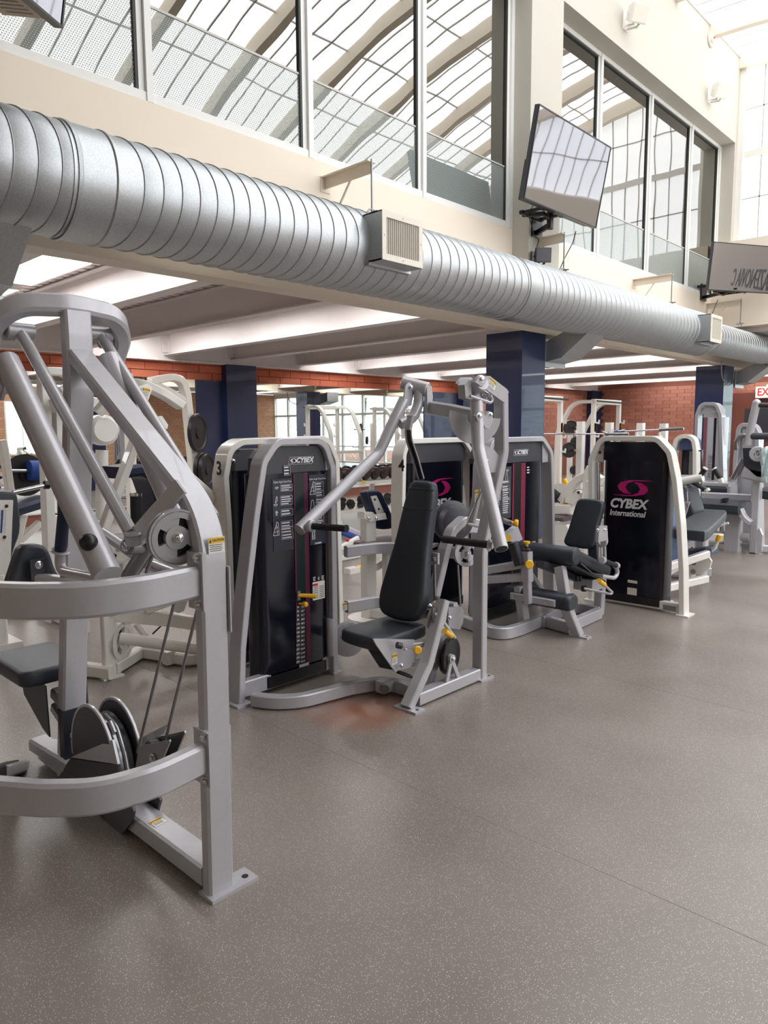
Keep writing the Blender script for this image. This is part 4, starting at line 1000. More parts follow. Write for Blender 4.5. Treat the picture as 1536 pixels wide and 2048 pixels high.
    MB().plate([A(u, v) for u, v in ((745, 1277), (752, 1290), (790, 1345), (793, 1342), (820, 1334), (838, 1302), (828, 1279))], .008, (1, 0, 0)).build('seat_plate', S, t, smooth=False)
    MB().plate([at(u, v, x=-2.78) for u, v in ((718, 1270), (760, 1335), (795, 1342), (790, 1290), (760, 1275))], .008, (1, 0, 0)).build('seat_shield', 'black_plastic', t, smooth=False)
    MB().plate([A(u, v)+V((.02, 0, 0)) for u, v in ((858, 1208), (862, 1203), (878, 1205), (890, 1212), (885, 1240), (875, 1310), (860, 1372), (850, 1372), (862, 1310), (866, 1275), (848, 1250), (850, 1235))], .012, (1, 0, 0)).build('side_plate', S, t, smooth=False)
    for v0, v1 in ((1292, 1285), (1328, 1320)): MB().sweep([at(815, v0, x=-2.62), at(868, v1, x=-2.55)], .03, .03, (0, 0, 1)).build('parallel_link', S, t)
    for u, v in ((868, 1286), (862, 1318), (810, 1299), (802, 1331), (860, 1212)): bolt(at(u, v, x=-2.57), (1, -.2, 0), .010, t)
    MB().tube([at(795, 1343, x=-2.6), at(834, 1359, x=-2.6)], .007, 10).tube([at(795, 1343, x=-2.6), at(818, 1352, x=-2.6)], .011, 10).build('gas_strut', 'black_plastic', t)
    MB().tube([at(798, 1291, x=-2.55), at(830, 1297, x=-2.55)], .006, 10).build('adjuster_rod', 'chrome', t)
    MB().cyl(at(794, 1290, x=-2.56), at(803, 1292, x=-2.55), .018, 12).build('adjuster_nut', 'dark_steel', t)
    k = at(832, 1298, x=-2.50); MB().lathe(k, (1, -.5, 0), [(0, .008), (.008, .010), (.012, .022), (.024, .024), (.03, .018)], 16).build('seat_knob', 'yellow', t)
    caution(at(789, 1318, x=-2.595), (0, 1, 0), (0, 0, 1), .04, .06, t); caution(at(871, 1210, x=-2.57), (0, 1, 0), (0, 0, 1), .03, .045, t)
    l0, l1, l2 = at(866, 1225, x=-2.55), at(880, 1235, x=-2.53), at(910, 1276, x=-2.5)
    MB().tube([l0, l1, l2], [.014, .012, .010], 12).build('release_lever', S, t)
    MB().tube([at(889, 1262, x=-2.48), at(903, 1272, x=-2.5)], .016, 14).build('lever_grip', 'yellow', t)
    MB().plate([l0+V((.01, -.02, .03)), l0+V((.01, .02, .03)), l0+V((.01, .025, -.05)), l0+V((.01, -.02, -.05))], .01).cyl(l0+V((.0, 0, -.06)), l0+V((.03, 0.02, -.06)), .014, 10).build('lever_pivot', 'steel', t, smooth=False)
    mk = MB()
    for i in range(5): c = at(868+3*i, 1196+.6*abs(i-2), x=-2.56); mk.box(c-V((.001, .003, .012)), c+V((.001, .003, .012)))
    mk.build('scale_marks', 'print_black', t, smooth=False)
    # grey flywheel cam on its A-shaped stand
    wc = at(893, 1312, x=-2.53); wc.z = max(wc.z, .15)
    MB().lathe(wc-V((.012, -.01, 0)), (.97, .20, 0), [(0, .09), (.004, .105), (.010, .108), (.016, .098), (.030, .098), (.034, .108), (.040, .105), (.044, .09)], 36).build('cable_wheel', 'black_plastic', t)
    ap = wc+V((.05, -.02, .0))
    for dy in (-.06, .045): MB().sweep([ap+V((0, .0, 0)), V((ap.x, ap.y+dy+.02, .075))], .028, .014, (1, 0, 0)).build('wheel_stand', S, t)
    MB().cyl(ap-V((.02, 0, 0)), ap+V((.012, 0, 0)), .026, 16).build('wheel_hub', S, t); bolt(ap+V((.012, 0, 0)), (1, -.3, 0), .011, t)
    # cable, pulleys and plate box behind the seat
    pulley(at(931, 1107, x=-2.62), (.9, -.45, 0), .078, .03, t, ux=(0, .3, 1))
    pulley(at(871, 1108, x=-2.80), (.9, -.45, 0), .07, .03, t, ux=(0, .3, -1))
    MB().tube([at(916, 1130, x=-2.62), at(921, 1212, x=-2.6)], .006, 8).build('cable', 'steel', t)
    MB().plate([at(u, v, x=-2.62) for u, v in ((893, 1214), (921, 1214), (924, 1220), (922, 1245), (916, 1258), (893, 1255))], .03, (1, 0, 0)).build('pulley_box', S, t, smooth=False)
    bolt(at(899, 1236, x=-2.60), (1, -.3, 0), .010, t)
    # rear hub and transverse tube left of the seat
    MB().lathe(at(694, 1276, x=-3.22)-V((.02, -.01, 0)), (.9, -.4, 0), [(0, .10), (.03, .112), (.035, .10), (.05, .10), (.055, .112), (.06, .10)], 30).build('rear_hub', S, t)
    MB().tube([at(690, 1272, x=-3.14), at(745, 1284, x=-2.80)], .033, 16).build('cross_tube', S, t)
    # overhead: cross bar, pivots and the two arms
    top = up[3]
    Lp, Rp = at(832, 782, x=-3.10), at(965, 780, x=-2.46)
    MB().sweep([at(857, 815, x=-3.02), at(900, 822, x=-2.80), at(960, 835, x=-2.55)], .06, .085, (0, 0, 1), r=.2, ch=.008).build('cross_bar', S, t)
    MB().cyl(at(805, 766, x=-3.16), at(856, 779, x=-3.00), .046, 20, .005).build('left_pivot', S, t)
    MB().plate([at(u, v, x=-2.99) for u, v in ((852, 770), (862, 773), (864, 795), (860, 822), (853, 820))], .016).build('pivot_end_plate', S, t, smooth=False)
    MB().tube([at(838, 778, x=-3.05), at(838, 805, x=-3.05), at(826, 838, x=-3.05), at(800, 848, x=-3.08)], .034, 16, bend=.12).build('pivot_elbow', S, t)
    # yoke brackets at the arm heads
    for (u, v, x) in ((815, 783, -3.10),):
        c = at(u, v, x=x)
        MB().plate([c+V((.02, -.045, .03)), c+V((.02, -.02, .055)), c+V((.02, .025, .05)), c+V((.02, .04, .02)), c+V((.02, .01, -.09)), c+V((.02, -.07, -.10))], .012, (1, -.2, 0)).build('arm_yoke', S, t, smooth=False)
        bolt(c+V((.03, -.005, .025)), (1, -.4, 0), .011, t)
    a0 = at(808, 800, x=-3.10); a1 = at(756, 908, x=-3.12); a2 = at(598, 1060, x=-3.10)
    MB().tube([a0, a1, a2], .036, 20, bend=.16, bn=8).build('press_arm', S, t)
    h0, h1 = at(618, 1052, x=-3.06), at(692, 1057, x=-2.80)
    MB().cyl(h0, h0+(h1-h0)*.12, .034, 18, .004).build('grip_collar', S, t); MB().tube([h0+(h1-h0)*.1, h1], .019, 16).build('hand_grip', 'rubber', t)
    MB().cyl(h1, h1+(h1-h0)*.02, .021, 16).build('grip_cap', 'black_plastic', t)
    r0 = at(953, 800, x=-2.44); r1 = at(956, 895, x=-2.40); r2 = at(1003, 1098, x=-2.08)
    MB().tube([r0, r1, r2], .036, 20, bend=.16, bn=8).build('press_arm', S, t)
    e = (r2-r1).normalized(); MB().cyl(r2-e*.01, r2+e*.0015, .031, 20).build('arm_opening', 'rubber', t)
    h0, h1 = at(981, 1090, x=-2.17), at(885, 1078, x=-2.43)
    MB().cyl(h0, h0-(h1-h0)*.05, .02, 14).build('grip_stub', S, t); MB().cyl(h0, h0+(h1-h0)*.04, .035, 18, .004).build('grip_collar', S, t); MB().tube([h0+(h1-h0)*.03, h1], .021, 16).build('hand_grip', 'rubber', t)
    # right head: barrel, side plate with label, spring, bracket
    MB().cyl(at(930, 785, x=-2.56), at(965, 765, x=-2.40), .046, 20, .005).build('right_pivot', S, t)
    xh = -2.40
    hp = [at(u, v, x=xh) for u, v in ((950, 765), (957, 752), (978, 752), (1012, 778), (1016, 784), (1008, 806), (966, 776))]
    MB().plate(hp, .012, (1, 0, 0)).build('head_plate', S, t, smooth=False)
    MB().plate([p-V((.13, 0, .0)) for p in hp], .012, (1, 0, 0)).build('head_plate', S, t, smooth=False)
    caution(at(984, 767, x=xh+.007), (0, .8, -.45), (0, .45, .8), .075, .05, t)
    bolt(at(963, 758, x=xh+.006), (1, -.3, 0), .014, t); bolt(at(929, 766, x=-2.5), (1, -.5, 0), .013, t)
    MB().plate([at(u, v, x=-2.47) for u, v in ((922, 770), (930, 759), (936, 762), (936, 790), (950, 797), (942, 802), (924, 797))], .05, (1, 0, 0)).build('arm_yoke', S, t, smooth=False)
    MB().tube([at(940, 792, x=-2.42), at(982, 806, x=-2.40), at(985, 797, x=-2.40), at(980, 790, x=-2.40)], .009, 8, bend=.02).build('wire_bail', S, t)
    hx = []
    for i in range(73): a = 2*PI*i/12; hx.append(at(962+i*.19, 786+i*.11, x=-2.44)+V((.012*math.cos(a), 0, .022*math.sin(a))))
    MB().tube(hx, .0035, 6).build('spring', 'chrome', t)
    # curved range-of-motion plate and stop lever under the right head
    gc = at(950, 834, x=-2.50)
    MB().ring_plate(gc, (.85, -.5, 0), .05, .155, .02, 26, PI*.92, PI*1.98, (0.5, .85, 0)).build('range_quadrant', S, t)
    k = at(968, 840, x=-2.40)
    MB().plate([k+V((0, y, z)) for y, z in ((-.09, .02), (-.07, .045), (-.03, .05), (.0, .02), (.035, .05), (.065, .04), (.075, 0), (.04, -.05), (.0, -.045), (-.03, .0), (-.07, -.005))], .02, (1, 0, 0)).build('stop_plate', S, t, smooth=False)
    bolt(k+V((.011, -.06, .022)), (1, -.3, 0), .012, t); bolt(k+V((.011, .045, .03)), (1, -.3, 0), .010, t)
    # left cable drop: arc and black strap from the left arm head
    q = [at(u, v, x=-3.0) for u, v in ((822, 832), (816, 860), (818, 880), (830, 915), (842, 958))]
    MB().sweep(fillet(q, .08, 4), .025, .045, (1, 0, 0), ch=.003).build('cam_link', S, t)
    q2 = [p+V((.015, -.012, 0)) for p in q[1:]]; MB().sweep(fillet(q2, .08, 4), .012, .03, (1, 0, 0), ch=.002).build('cable_strap', 'black_plastic', t)
    # triangular gusset and second cable on the right frame
    MB().plate([at(u, v, x=-2.50) for u, v in ((955, 885), (985, 897), (999, 916), (990, 945), (968, 945))], .012, (1, 0, 0)).build('frame_gusset', S, t, smooth=False)
    bolt(at(972, 922, x=-2.48), (1, -.3, 0), .011, t); 
    MB().sweep([at(962, 950, x=-2.62), at(942, 1045, x=-2.62)], .035, .05, (1, 0, 0)).build('label_arm', S, t)
    MB().tube([at(972, 960, x=-2.55), at(928, 1062, x=-2.62)], .005, 8).build('cable', 'steel', t)
    caution(at(953, 992, x=-2.585), (0, 1, 0), (0, 0, 1), .035, .075, t)
    return t
chest_press()
# ================================================================== big tower graphic
def cybex_big(P, c, parent, w_):
    """magenta swoosh over CYBEX International, centred at c = (a, z)"""
    ux = P(1, 0)-P(0, 0); uz = V((0, 0, 1)); n = (P(0, 0, 1)-P(0, 0, 0))
    o = P(c[0], c[1], -.027)
    s_ = swoosh(o+uz*w_*.385+ux*w_*.09, ux, uz, w_*.41, 'magenta', parent)
    lettering('CYBEX', o-ux*w_*.02, ux, uz, w_*.30, 'print_white', s_, bold=w_*.012, shear=.22, sx=.97)
    lettering('International', o-uz*w_*.225-ux*w_*.03, ux, uz, w_*.195, 'print_white', s_, bold=w_*.0035, shear=.2, sx=.88)

# ================================================================== white tower 3 and its machine behind the near one
def machine_three():
    t = thing('pulldown_machine', 'white weight machine with tower marked 3, behind the near silver rower', 'exercise machine', (-4.0, 2.3, 0))
    W = 'white_paint'
    o = V((-3.68, 0, 0)); T = lambda u, v, x=-3.68: (at(u, v, x=x).y, at(u, v, x=x).z)
    q = [T(468, 1345), T(464, 1200), T(459, 1050), T(453, 955), T(462, 900), T(486, 884), T(600, 882)]
    q = q[:-1]+[(3.32, q[-2][1]+.012), (3.40, q[-2][1]-.14), (3.42, 0)]
    q[0] = (q[0][0], 0)
    a0 = T(478, 1000)[0]
    hd = [(a0, T(480, 942)[1]), (3.34, T(480, 942)[1]), (3.34, q[-3][1]-.06), (a0+.04, q[-3][1]-.06), (a0, q[-3][1]-.12)]
    P = tower(t, o, (0, 1, 0), (1, 0, 0), q, .04, .13, W, (a0, 3.33), hd, .2, bend=.10)
    lettering('3', at(438, 938, y=q[3][0]-.024), (1, 0, 0), (0, 0, 1), .115, 'print_black', t, 'tower_number', bold=.003)
    cybex_big(P, (2.85, .95), t, .40)
    foot_plate((-3.74, q[0][0], 0), .18, .09, t, W, None)
    bolt(P(*T(466, 922)), (1, 0, 0), .009, t)
    MB().sweep([P(q[0][0], .06, -.06), P(3.42, .06, -.06)], .06, .09, (0, 0, 1)).build('base_rail', W, t)
    # floor frame
    B = lambda u, v, z=.045: at(u, v, z=z)
    MB().sweep([B(165, 1337), B(225, 1345)], .07, .08, (0, 0, 1)).sweep([B(225, 1338), B(282, 1303)], .07, .08, (0, 0, 1)).build('floor_frame', W, t)
    MB().sweep(fillet([B(284, 1303), B(345, 1312), B(380, 1320), B(420, 1308), B(450, 1318)], .2, 4), .07, .08, (0, 0, 1)).build('floor_rail', W, t)
    k = B(340, 1316); MB().box(k+V((-.03, -.04, -.035)), k+V((.03, .03, .05))).build('rail_clamp', W, t, smooth=False)
    # front leg with rails and hub tube
    f0 = at(222, 1352, z=0)
    MB().sweep([f0, V((f0.x, f0.y, .48))], .055, .085, (0, 1, 0), ch=.006).build('front_leg', W, t); foot_plate((f0.x+.01, f0.y-.01, 0), .11, .13, t, W, None)
    xL = f0.x
    MB().sweep(fillet([at(222, 1228, x=xL), at(350, 1240, x=-4.05), at(384, 1246, x=-3.95), at(404, 1246, x=-3.9), at(440, 1240, x=-3.8)], .2, 4), .05, .085, (0, 0, 1), ch=.006).build('side_rail', W, t)
    MB().box(at(250, 1218, x=xL+.02)-V((.01, .02, .05)), at(257, 1246, x=xL+.02)+V((.03, .03, -.0))).build('rail_sleeve', W, t, smooth=False)
    h0 = at(240, 1276, x=xL+.02)
    MB().tube([h0, at(430, 1303, x=-3.85)], .036, 18).build('hub_tube', W, t)
    pulley(at(243, 1282, x=xL-.03), (.8, .55, 0), .125, .03, t, W, 'hub_wheel')
    MB().sweep([at(272, 1248, x=-4.35), at(293, 1275, x=-4.3)], .03, .06, (1, 0, 0)).build('link_arm', W, t)
    MB().tube([at(322, 1252, x=-4.2), at(305, 1268, x=-4.2)], .006, 8).build('gas_strut', 'black_plastic', t)
    MB().plate([at(u, v, x=-4.0) for u, v in ((345, 1200), (378, 1192), (367, 1222), (356, 1226), (347, 1222))], .012).build('seat_plate', W, t, smooth=False)
    MB().sweep([at(290, 1220, x=-4.1), at(348, 1200, x=-4.05)], .05, .05, (0, 0, 1)).build('seat_arm', W, t)
    # cross rail behind the near machine's pulleys
    MB().sweep([at(205, 1126, x=xL), at(300, 1132, x=-4.15), at(400, 1150, x=-3.95)], .05, .09, (0, 0, 1)).build('upper_rail', W, t)
    MB().box(at(246, 1106, x=xL+.04)-V((.0, .02, .0)), at(250, 1150, x=xL+.05)+V((.02, .02, 0))).build('rail_sleeve', W, t, smooth=False)
    pulley(at(237, 1096, x=-4.1), (.9, -.3, 0), .095, .03, t, W, 'cable_pulley', ux=(0, .3, -1))
    # upright, leaning brace, lever arm
    MB().sweep([at(222, 1230, x=xL), at(213, 1100, x=xL-.05), at(200, 1090, x=xL-.05)], .06, .08, (1, 0, 0)).build('upright', W, t)
    MB().sweep([at(194, 1095, x=-4.25), at(272, 878, x=-4.25)], .05, .075, (1, 0, 0), ch=.006).build('leaning_brace', W, t)
    MB().tube([at(296, 832, x=-4.1), at(350, 930, x=-3.98), at(430, 1000, x=-3.8)], .034, 16, bend=.2).build('lever_arm', W, t)
    MB().plate([at(u, v, x=-4.08) for u, v in ((268, 775), (292, 768), (300, 776), (286, 818), (278, 812), (270, 800))], .06, (1, 0, 0)).build('lever_head', W, t, smooth=False)
    MB().plate([at(u, v, x=-4.02) for u, v in ((300, 836), (322, 832), (334, 850), (332, 858), (315, 850))], .03, (1, 0, 0)).build('lever_stop', W, t, smooth=False)
    caution(at(292, 785, x=-4.04), (0, 1, -.2), (0, .2, 1), .05, .055, t)
    MB().sweep(fillet([at(195, 826, x=-4.3), at(245, 768, x=-4.25), at(280, 766, x=-4.15), at(330, 790, x=-4.1), at(362, 812, x=-4.1)], .25, 6), .05, .085, (1, 0, 0), ch=.006).build('top_beam', W, t)
    # black roller and navy pads
    MB().tube([at(274, 1062, x=-4.2), at(272, 992, x=-4.2)], .036, 18).build('roller', 'rubber', t); MB().cyl(at(272, 992, x=-4.2), at(272, 986, x=-4.2), .038, 18).build('roller_cap', 'chrome', t)
    pts = [at(u, v, x=-4.4) for u, v in ((222, 945), (270, 938), (288, 950), (300, 985), (314, 1050))]
    MB().sweep(fillet(pts, .1, 4), .28, .06, (1, .3, 0), ch=.02).build('curved_pad', 'vinyl_navy', t) if 0 else MB().sweep(fillet(pts, .1, 4), .075, .26, (1, 0, 0), ch=.02).build('curved_pad', 'vinyl_navy', t)
    return t
machine_three()

# cable column far left and its neighbours, all white, deeper in the bay
def cable_column():
    t = thing('cable_column', 'tall white cable column with hooked top, behind the hoop of the silver rower', 'exercise machine', at(92, 1250, x=-5.8)-V((0, 0, at(92, 1250, x=-5.8).z)))
    W = 'white_paint'; x = -5.8
    a = lambda u, v, xx=x: at(u, v, x=xx)
    p0 = a(101, 1200); p0.z = 0
    MB().sweep([p0, a(86, 742)], .07, .11, (1, 0, 0), ch=.006).build('column', W, t)
    MB().sweep([p0+V((0, .10, 0)), a(112, 800)], .03, .05, (1, 0, 0)).build('guide_rail', 'chrome', t)
    MB().sweep(fillet([a(86, 748), a(92, 742), a(128, 744), a(142, 760), a(146, 800)], .1, 5), .06, .11, (1, 0, 0), ch=.006).build('hook_top', W, t)
    MB().plate([a(u, v) for u, v in ((104, 805), (146, 790), (150, 930), (108, 920))], .16, (1, 0, 0)).build('housing', W, t, smooth=False)
    MB().sweep([a(105, 812, -5.6), a(150, 800, -5.6), a(230, 818, -5.6)], .09, .10, (0, 0, 1), ch=.006).build('cross_beam', W, t)
    MB().cyl(a(205, 860, -5.7)-V((.08, 0, 0)), a(205, 860, -5.7)+V((.06, 0, 0)), .125, 28, .03).build('motor_housing', W, t)
    MB().tube([a(204, 900), a(204, 1040)], .05, 16).build('sleeve', W, t)
    MB().sweep([a(120, 780), a(158, 760), a(158, 830)], .05, .06, (1, 0, 0)).build('brace', W, t)
    MB().sweep([p0+V((-.3, .03, .05)), p0+V((.55, .03, .05))], .07, .1, (0, 0, 1)).build('base', W, t)
    MB().plate([a(u, v, -6.0) for u, v in ((105, 1032), (205, 1022), (205, 1200), (108, 1200))], .04, (1, 0, 0)).build('lower_panel', W, t, smooth=False)
    MB().tube([a(26, 985, -5.5), a(95, 970, -5.5)], .016, 12).build('crank_handle', 'chrome', t)
    MB().cyl(a(88, 970, -5.5), a(98, 970, -5.5), .03, 14).build('crank_hub', 'black_plastic', t)
    return t
cable_column()
def seat_column():
    t = thing('abdominal_machine', 'white machine with black pad and blue ruler strip, cut off at far left', 'exercise machine', V((-5.3, 1.75, 0)))
    W = 'white_paint'; x = -5.3; a = lambda u, v, xx=x: at(u, v, x=xx)
    p = a(8, 1250); p.z = 0
    MB().plate([a(u, v) for u, v in ((-12, 1000), (25, 1000), (18, 1160), (-12, 1160))], .03, (1, 0, 0)).build('scale_plate', W, t, smooth=False)
    MB().plate([a(u, v, x+.018) for u, v in ((3, 1020), (7, 1020), (4, 1066), (1, 1066))], .002, (1, 0, 0)).build('ruler_strip', 'blue_foam', t, smooth=False)
    tk = MB()
    for i in range(12): k = a(11-.2*i, 1022+4*i, x+.018); tk.box(k-V((0, .006, .001)), k+V((.001, .006, .001)))
    tk.build('ruler_ticks', 'print_grey', t, smooth=False)
    for u, v in ((13, 1012), (9, 1074)): bolt(a(u, v, x+.015), (1, 0, 0), .008, t, 'dark_steel')
    ol = [a(u, v, x-.05) for u, v in ((-20, 982), (26, 982), (33, 992), (40, 1060), (22, 1105), (18, 1140), (-20, 1140))]
    c = sum(ol, V((0, 0, 0)))/7
    MB().pad([(q.y-c.y, q.z-c.z) for q in ol], c, (0, 1, 0), (0, 0, 1), (1, 0, 0), .07, .02).build('pad', 'vinyl_black', t)
    MB().sweep([a(-5, 1150), V((a(-5, 1150).x, a(-5, 1150).y, 0))], .07, .07, (1, 0, 0)).build('post', W, t)
    MB().box(V((x-.3, p.y-.25, 0)), V((x+.05, p.y+.1, .04))).build('base', W, t, smooth=False)
    return t
seat_column()
def preacher():
    t = thing('curl_machine', 'white curl machine with navy seat and blue foam roller, deep behind the rower at left', 'exercise machine', V((-6.6, 2.0, 0)))
    W = 'white_paint'; x = -6.4; a = lambda u, v, xx=x: at(u, v, x=xx)
    MB().tube([a(8, 942), a(62, 942)], .016, 10).build('bar', 'steel', t)
    MB().tube([a(58, 941), a(84, 941)], .085, 16).build('foam_roller', 'blue_foam', t)
    MB().sweep([a(12, 1022), a(85, 1000)], .34, .09, (0, 0, 1), ch=.03).build('seat', 'vinyl_navy', t)
    MB().sweep([a(3, 880), a(8, 900), a(28, 1040)], .06, .08, (1, 0, 0)).build('frame', W, t)
    q = a(30, 1100); q.z = 0
    MB().sweep([a(45, 1030), a(30, 1090), q], .07, .08, (1, 0, 0)).build('leg', W, t)
    MB().sweep([a(40, 1080), a(80, 1045)], .06, .07, (1, 0, 0)).build('brace', W, t)
    MB().lathe(a(48, 950, -6.5), (1, 0, 0), [(0, .17), (.03, .18), (.03, .05), (.05, .05)], 26).build('plate', 'iron', t)
    MB().box(q+V((-.3, -.3, 0)), q+V((.3, .3, .05))).build('base', W, t, smooth=False)
preacher()

def weight_plate(c, d, r, th, m='iron'):
    return MB().lathe(c, d, [(0, r*.2), (0, r*.3), (th*.3, r*.32), (th*.3, r*.8), (0, r*.86), (0, r*.98), (th*.2, r), (th*.8, r), (th, r*.98), (th, r*.86), (th*.7, r*.8), (th*.7, r*.32), (th, r*.3), (th, r*.2)], 30)
def smith():
    t = thing('smith_rack', 'white square-tube rack with arched top beam, left of the blue column', 'rack', V((-8.0, 4.7, 0)))
    W = 'white_paint'; x = -8.0; a = lambda u, v, xx=x: at(u, v, x=xx)
    b = a(388, 1000); b.z = 0; b.y -= .0
    MB().sweep([b, a(386, 930), a(372, 790), a(364, 762), a(345, 754), a(300, 762)], .09, .13, (1, 0, 0), r=.22, n=6, ch=.01).build('post', W, t)
    MB().sweep(fillet([a(255, 800), a(270, 772), a(300, 765), a(340, 785), a(374, 806)], .4, 5), .08, .12, (1, 0, 0), ch=.01).build('arched_beam', W, t)
    b2 = a(262, 1000); b2.z = 0
    MB().sweep([b2, a(258, 800)], .09, .12, (1, 0, 0), ch=.01).build('post', W, t)
    MB().sweep([b2+V((0, 0, .06)), b+V((0, 0, .06))], .1, .1, (0, 0, 1)).build('foot_rail', W, t)
    for v in (880, 935): MB().tube([a(392, v), a(408, v)], .025, 10).build('plate_peg', 'chrome', t)
    for i, (u, v, r) in enumerate(((392, 866, .24), (402, 940, .22), (410, 940, .2))):
        lb = ('black weight plate hung high on the white rack post', 'black weight plate hung low on the white rack post', 'smaller black plate in front of the low plate on the white rack')[i]
        o = weight_plate(a(u, v, -7.9+.1*i), (.8, .5, 0), r, .05).build('weight_plate', 'iron', None); tag(o, lb, 'weight plate')
smith()

# ================================================================== white tower 4 with its row pad
def machine_four():
    t = thing('seated_pad_machine', 'white weight machine with tower marked 4 and navy chest pad, behind the chest press', 'exercise machine', (-4.0, 4.3, 0))
    W = 'white_paint'; xp = -3.62
    o = V((xp, 0, 0)); T = lambda u, v, x=xp: (at(u, v, x=x).y, at(u, v, x=x).z)
    top = T(870, 881)[1]
    q = [(T(808, 1200)[0], 0), T(810, 1150), T(808, 1000), T(810, 910), T(818, 884), (T(930, 881)[0], top), T(946, 905), T(957, 1010), T(966, 1200)]
    q[-1] = (q[-1][0], 0); q[4] = (q[4][0], top)
    a0, a1 = T(829, 1000)[0], T(936, 1000)[0]
    z0, z1 = T(880, 924)[1], T(880, 887)[1]
    hd = [(a0, z0), (a1, z0), (a1, z1-.03), (a1-.03, z1), (a0+.04, z1), (a0, z1-.05)]
    P = tower(t, o, (0, 1, 0), (1, 0, 0), q, .04, .12, W, (a0, a1), hd, .2, bend=.09)
    lettering('4', at(803, 932, y=q[3][0]-.024), (1, 0, 0), (0, 0, 1), .12, 'print_black', t, 'tower_number', bold=.003)
    cybex_big(P, T(880, 1010), t, .36)
    # rear part: post, yoke and navy pad, plum seat, base
    b = at(738, 1236, z=0); xx = b.x
    a = lambda u, v, d=0: at(u, v, x=xx+d)
    MB().sweep([b, a(730, 1110), a(735, 1040)], .075, .10, (0, 1, 0), ch=.006).build('pad_post', W, t) if 0 else MB().sweep([b, V((b.x, b.y, a(735, 1036).z))], .075, .11, (0, 1, 0), ch=.006).build('pad_post', W, t)
    MB().lathe(b, (0, 0, 1), [(0, .17), (.012, .17), (.012, .05)], 24).build('base_disc', W, t)
    MB().plate([a(u, v, .06) for u, v in ((733, 1031), (770, 1026), (773, 1038), (738, 1043))], .012).build('yoke_plate', W, t, smooth=False)
    MB().sweep([a(722, 1030, -.04), a(768, 1027, -.04)], .08, .05, (0, 0, 1)).build('yoke', W, t)
    for u in (737, 752): bolt(a(u, 1037, .067), (1, -.3, 0), .010, t)
    ol = [a(u, v) for u, v in ((731, 988), (734, 981), (758, 980), (766, 985), (790, 1040), (789, 1058), (762, 1060), (752, 1050))]
    c = sum(ol, V((0, 0, 0)))/len(ol)
    MB().pad([(p.y-c.y, p.z-c.z) for p in ol], c-V((.04, 0, 0)), (0, 1, 0), (0, 0, 1), (1, 0, 0), .08, .02).build('chest_pad', 'vinyl_navy', t)
    MB().plate([a(u, v, .012) for u, v in ((741, 993), (752, 991), (772, 1034), (757, 1037))], .012, (1, 0, 0)).build('pad_plate', W, t, smooth=False)
    for u, v in ((749, 999), (757, 1018)): bolt(a(u, v, .02), (1, 0, 0), .006, t, 'dark_steel')
    MB().pad(rrect(.42, .42, .05), a(776, 1088, .1), (1, 0, 0), (0, 1, 0), (0, 0, 1), .06, .02).build('seat', 'vinyl_plum', t)
    MB().sweep([a(776, 1100, .1), V((a(776, 1100, .1).x, a(776, 1100, .1).y, 0))], .08, .08, (0, 1, 0)).build('seat_post', W, t)
    MB().sweep(fillet([a(733, 1134), a(752, 1134), a(776, 1118)], .1, 4), .05, .06, (0, 0, 1)).build('curved_arm', W, t)
    MB().sweep([V((xx, b.y, .05)), V((xp-.1, b.y+.05, .05))], .07, .08, (0, 0, 1)).build('base_rail', W, t)
    k = at(706, 1140, z=.03)
    MB().box(k+V((-.05, -.09, -.03)), k+V((.05, .06, .03))).build('pedal_bracket', W, t, smooth=False); MB().tube([k+V((-.0, .05, .02)), k+V((.02, .12, .02))], .022, 10).build('pedal_grip', 'yellow', t)
    return t
machine_four()

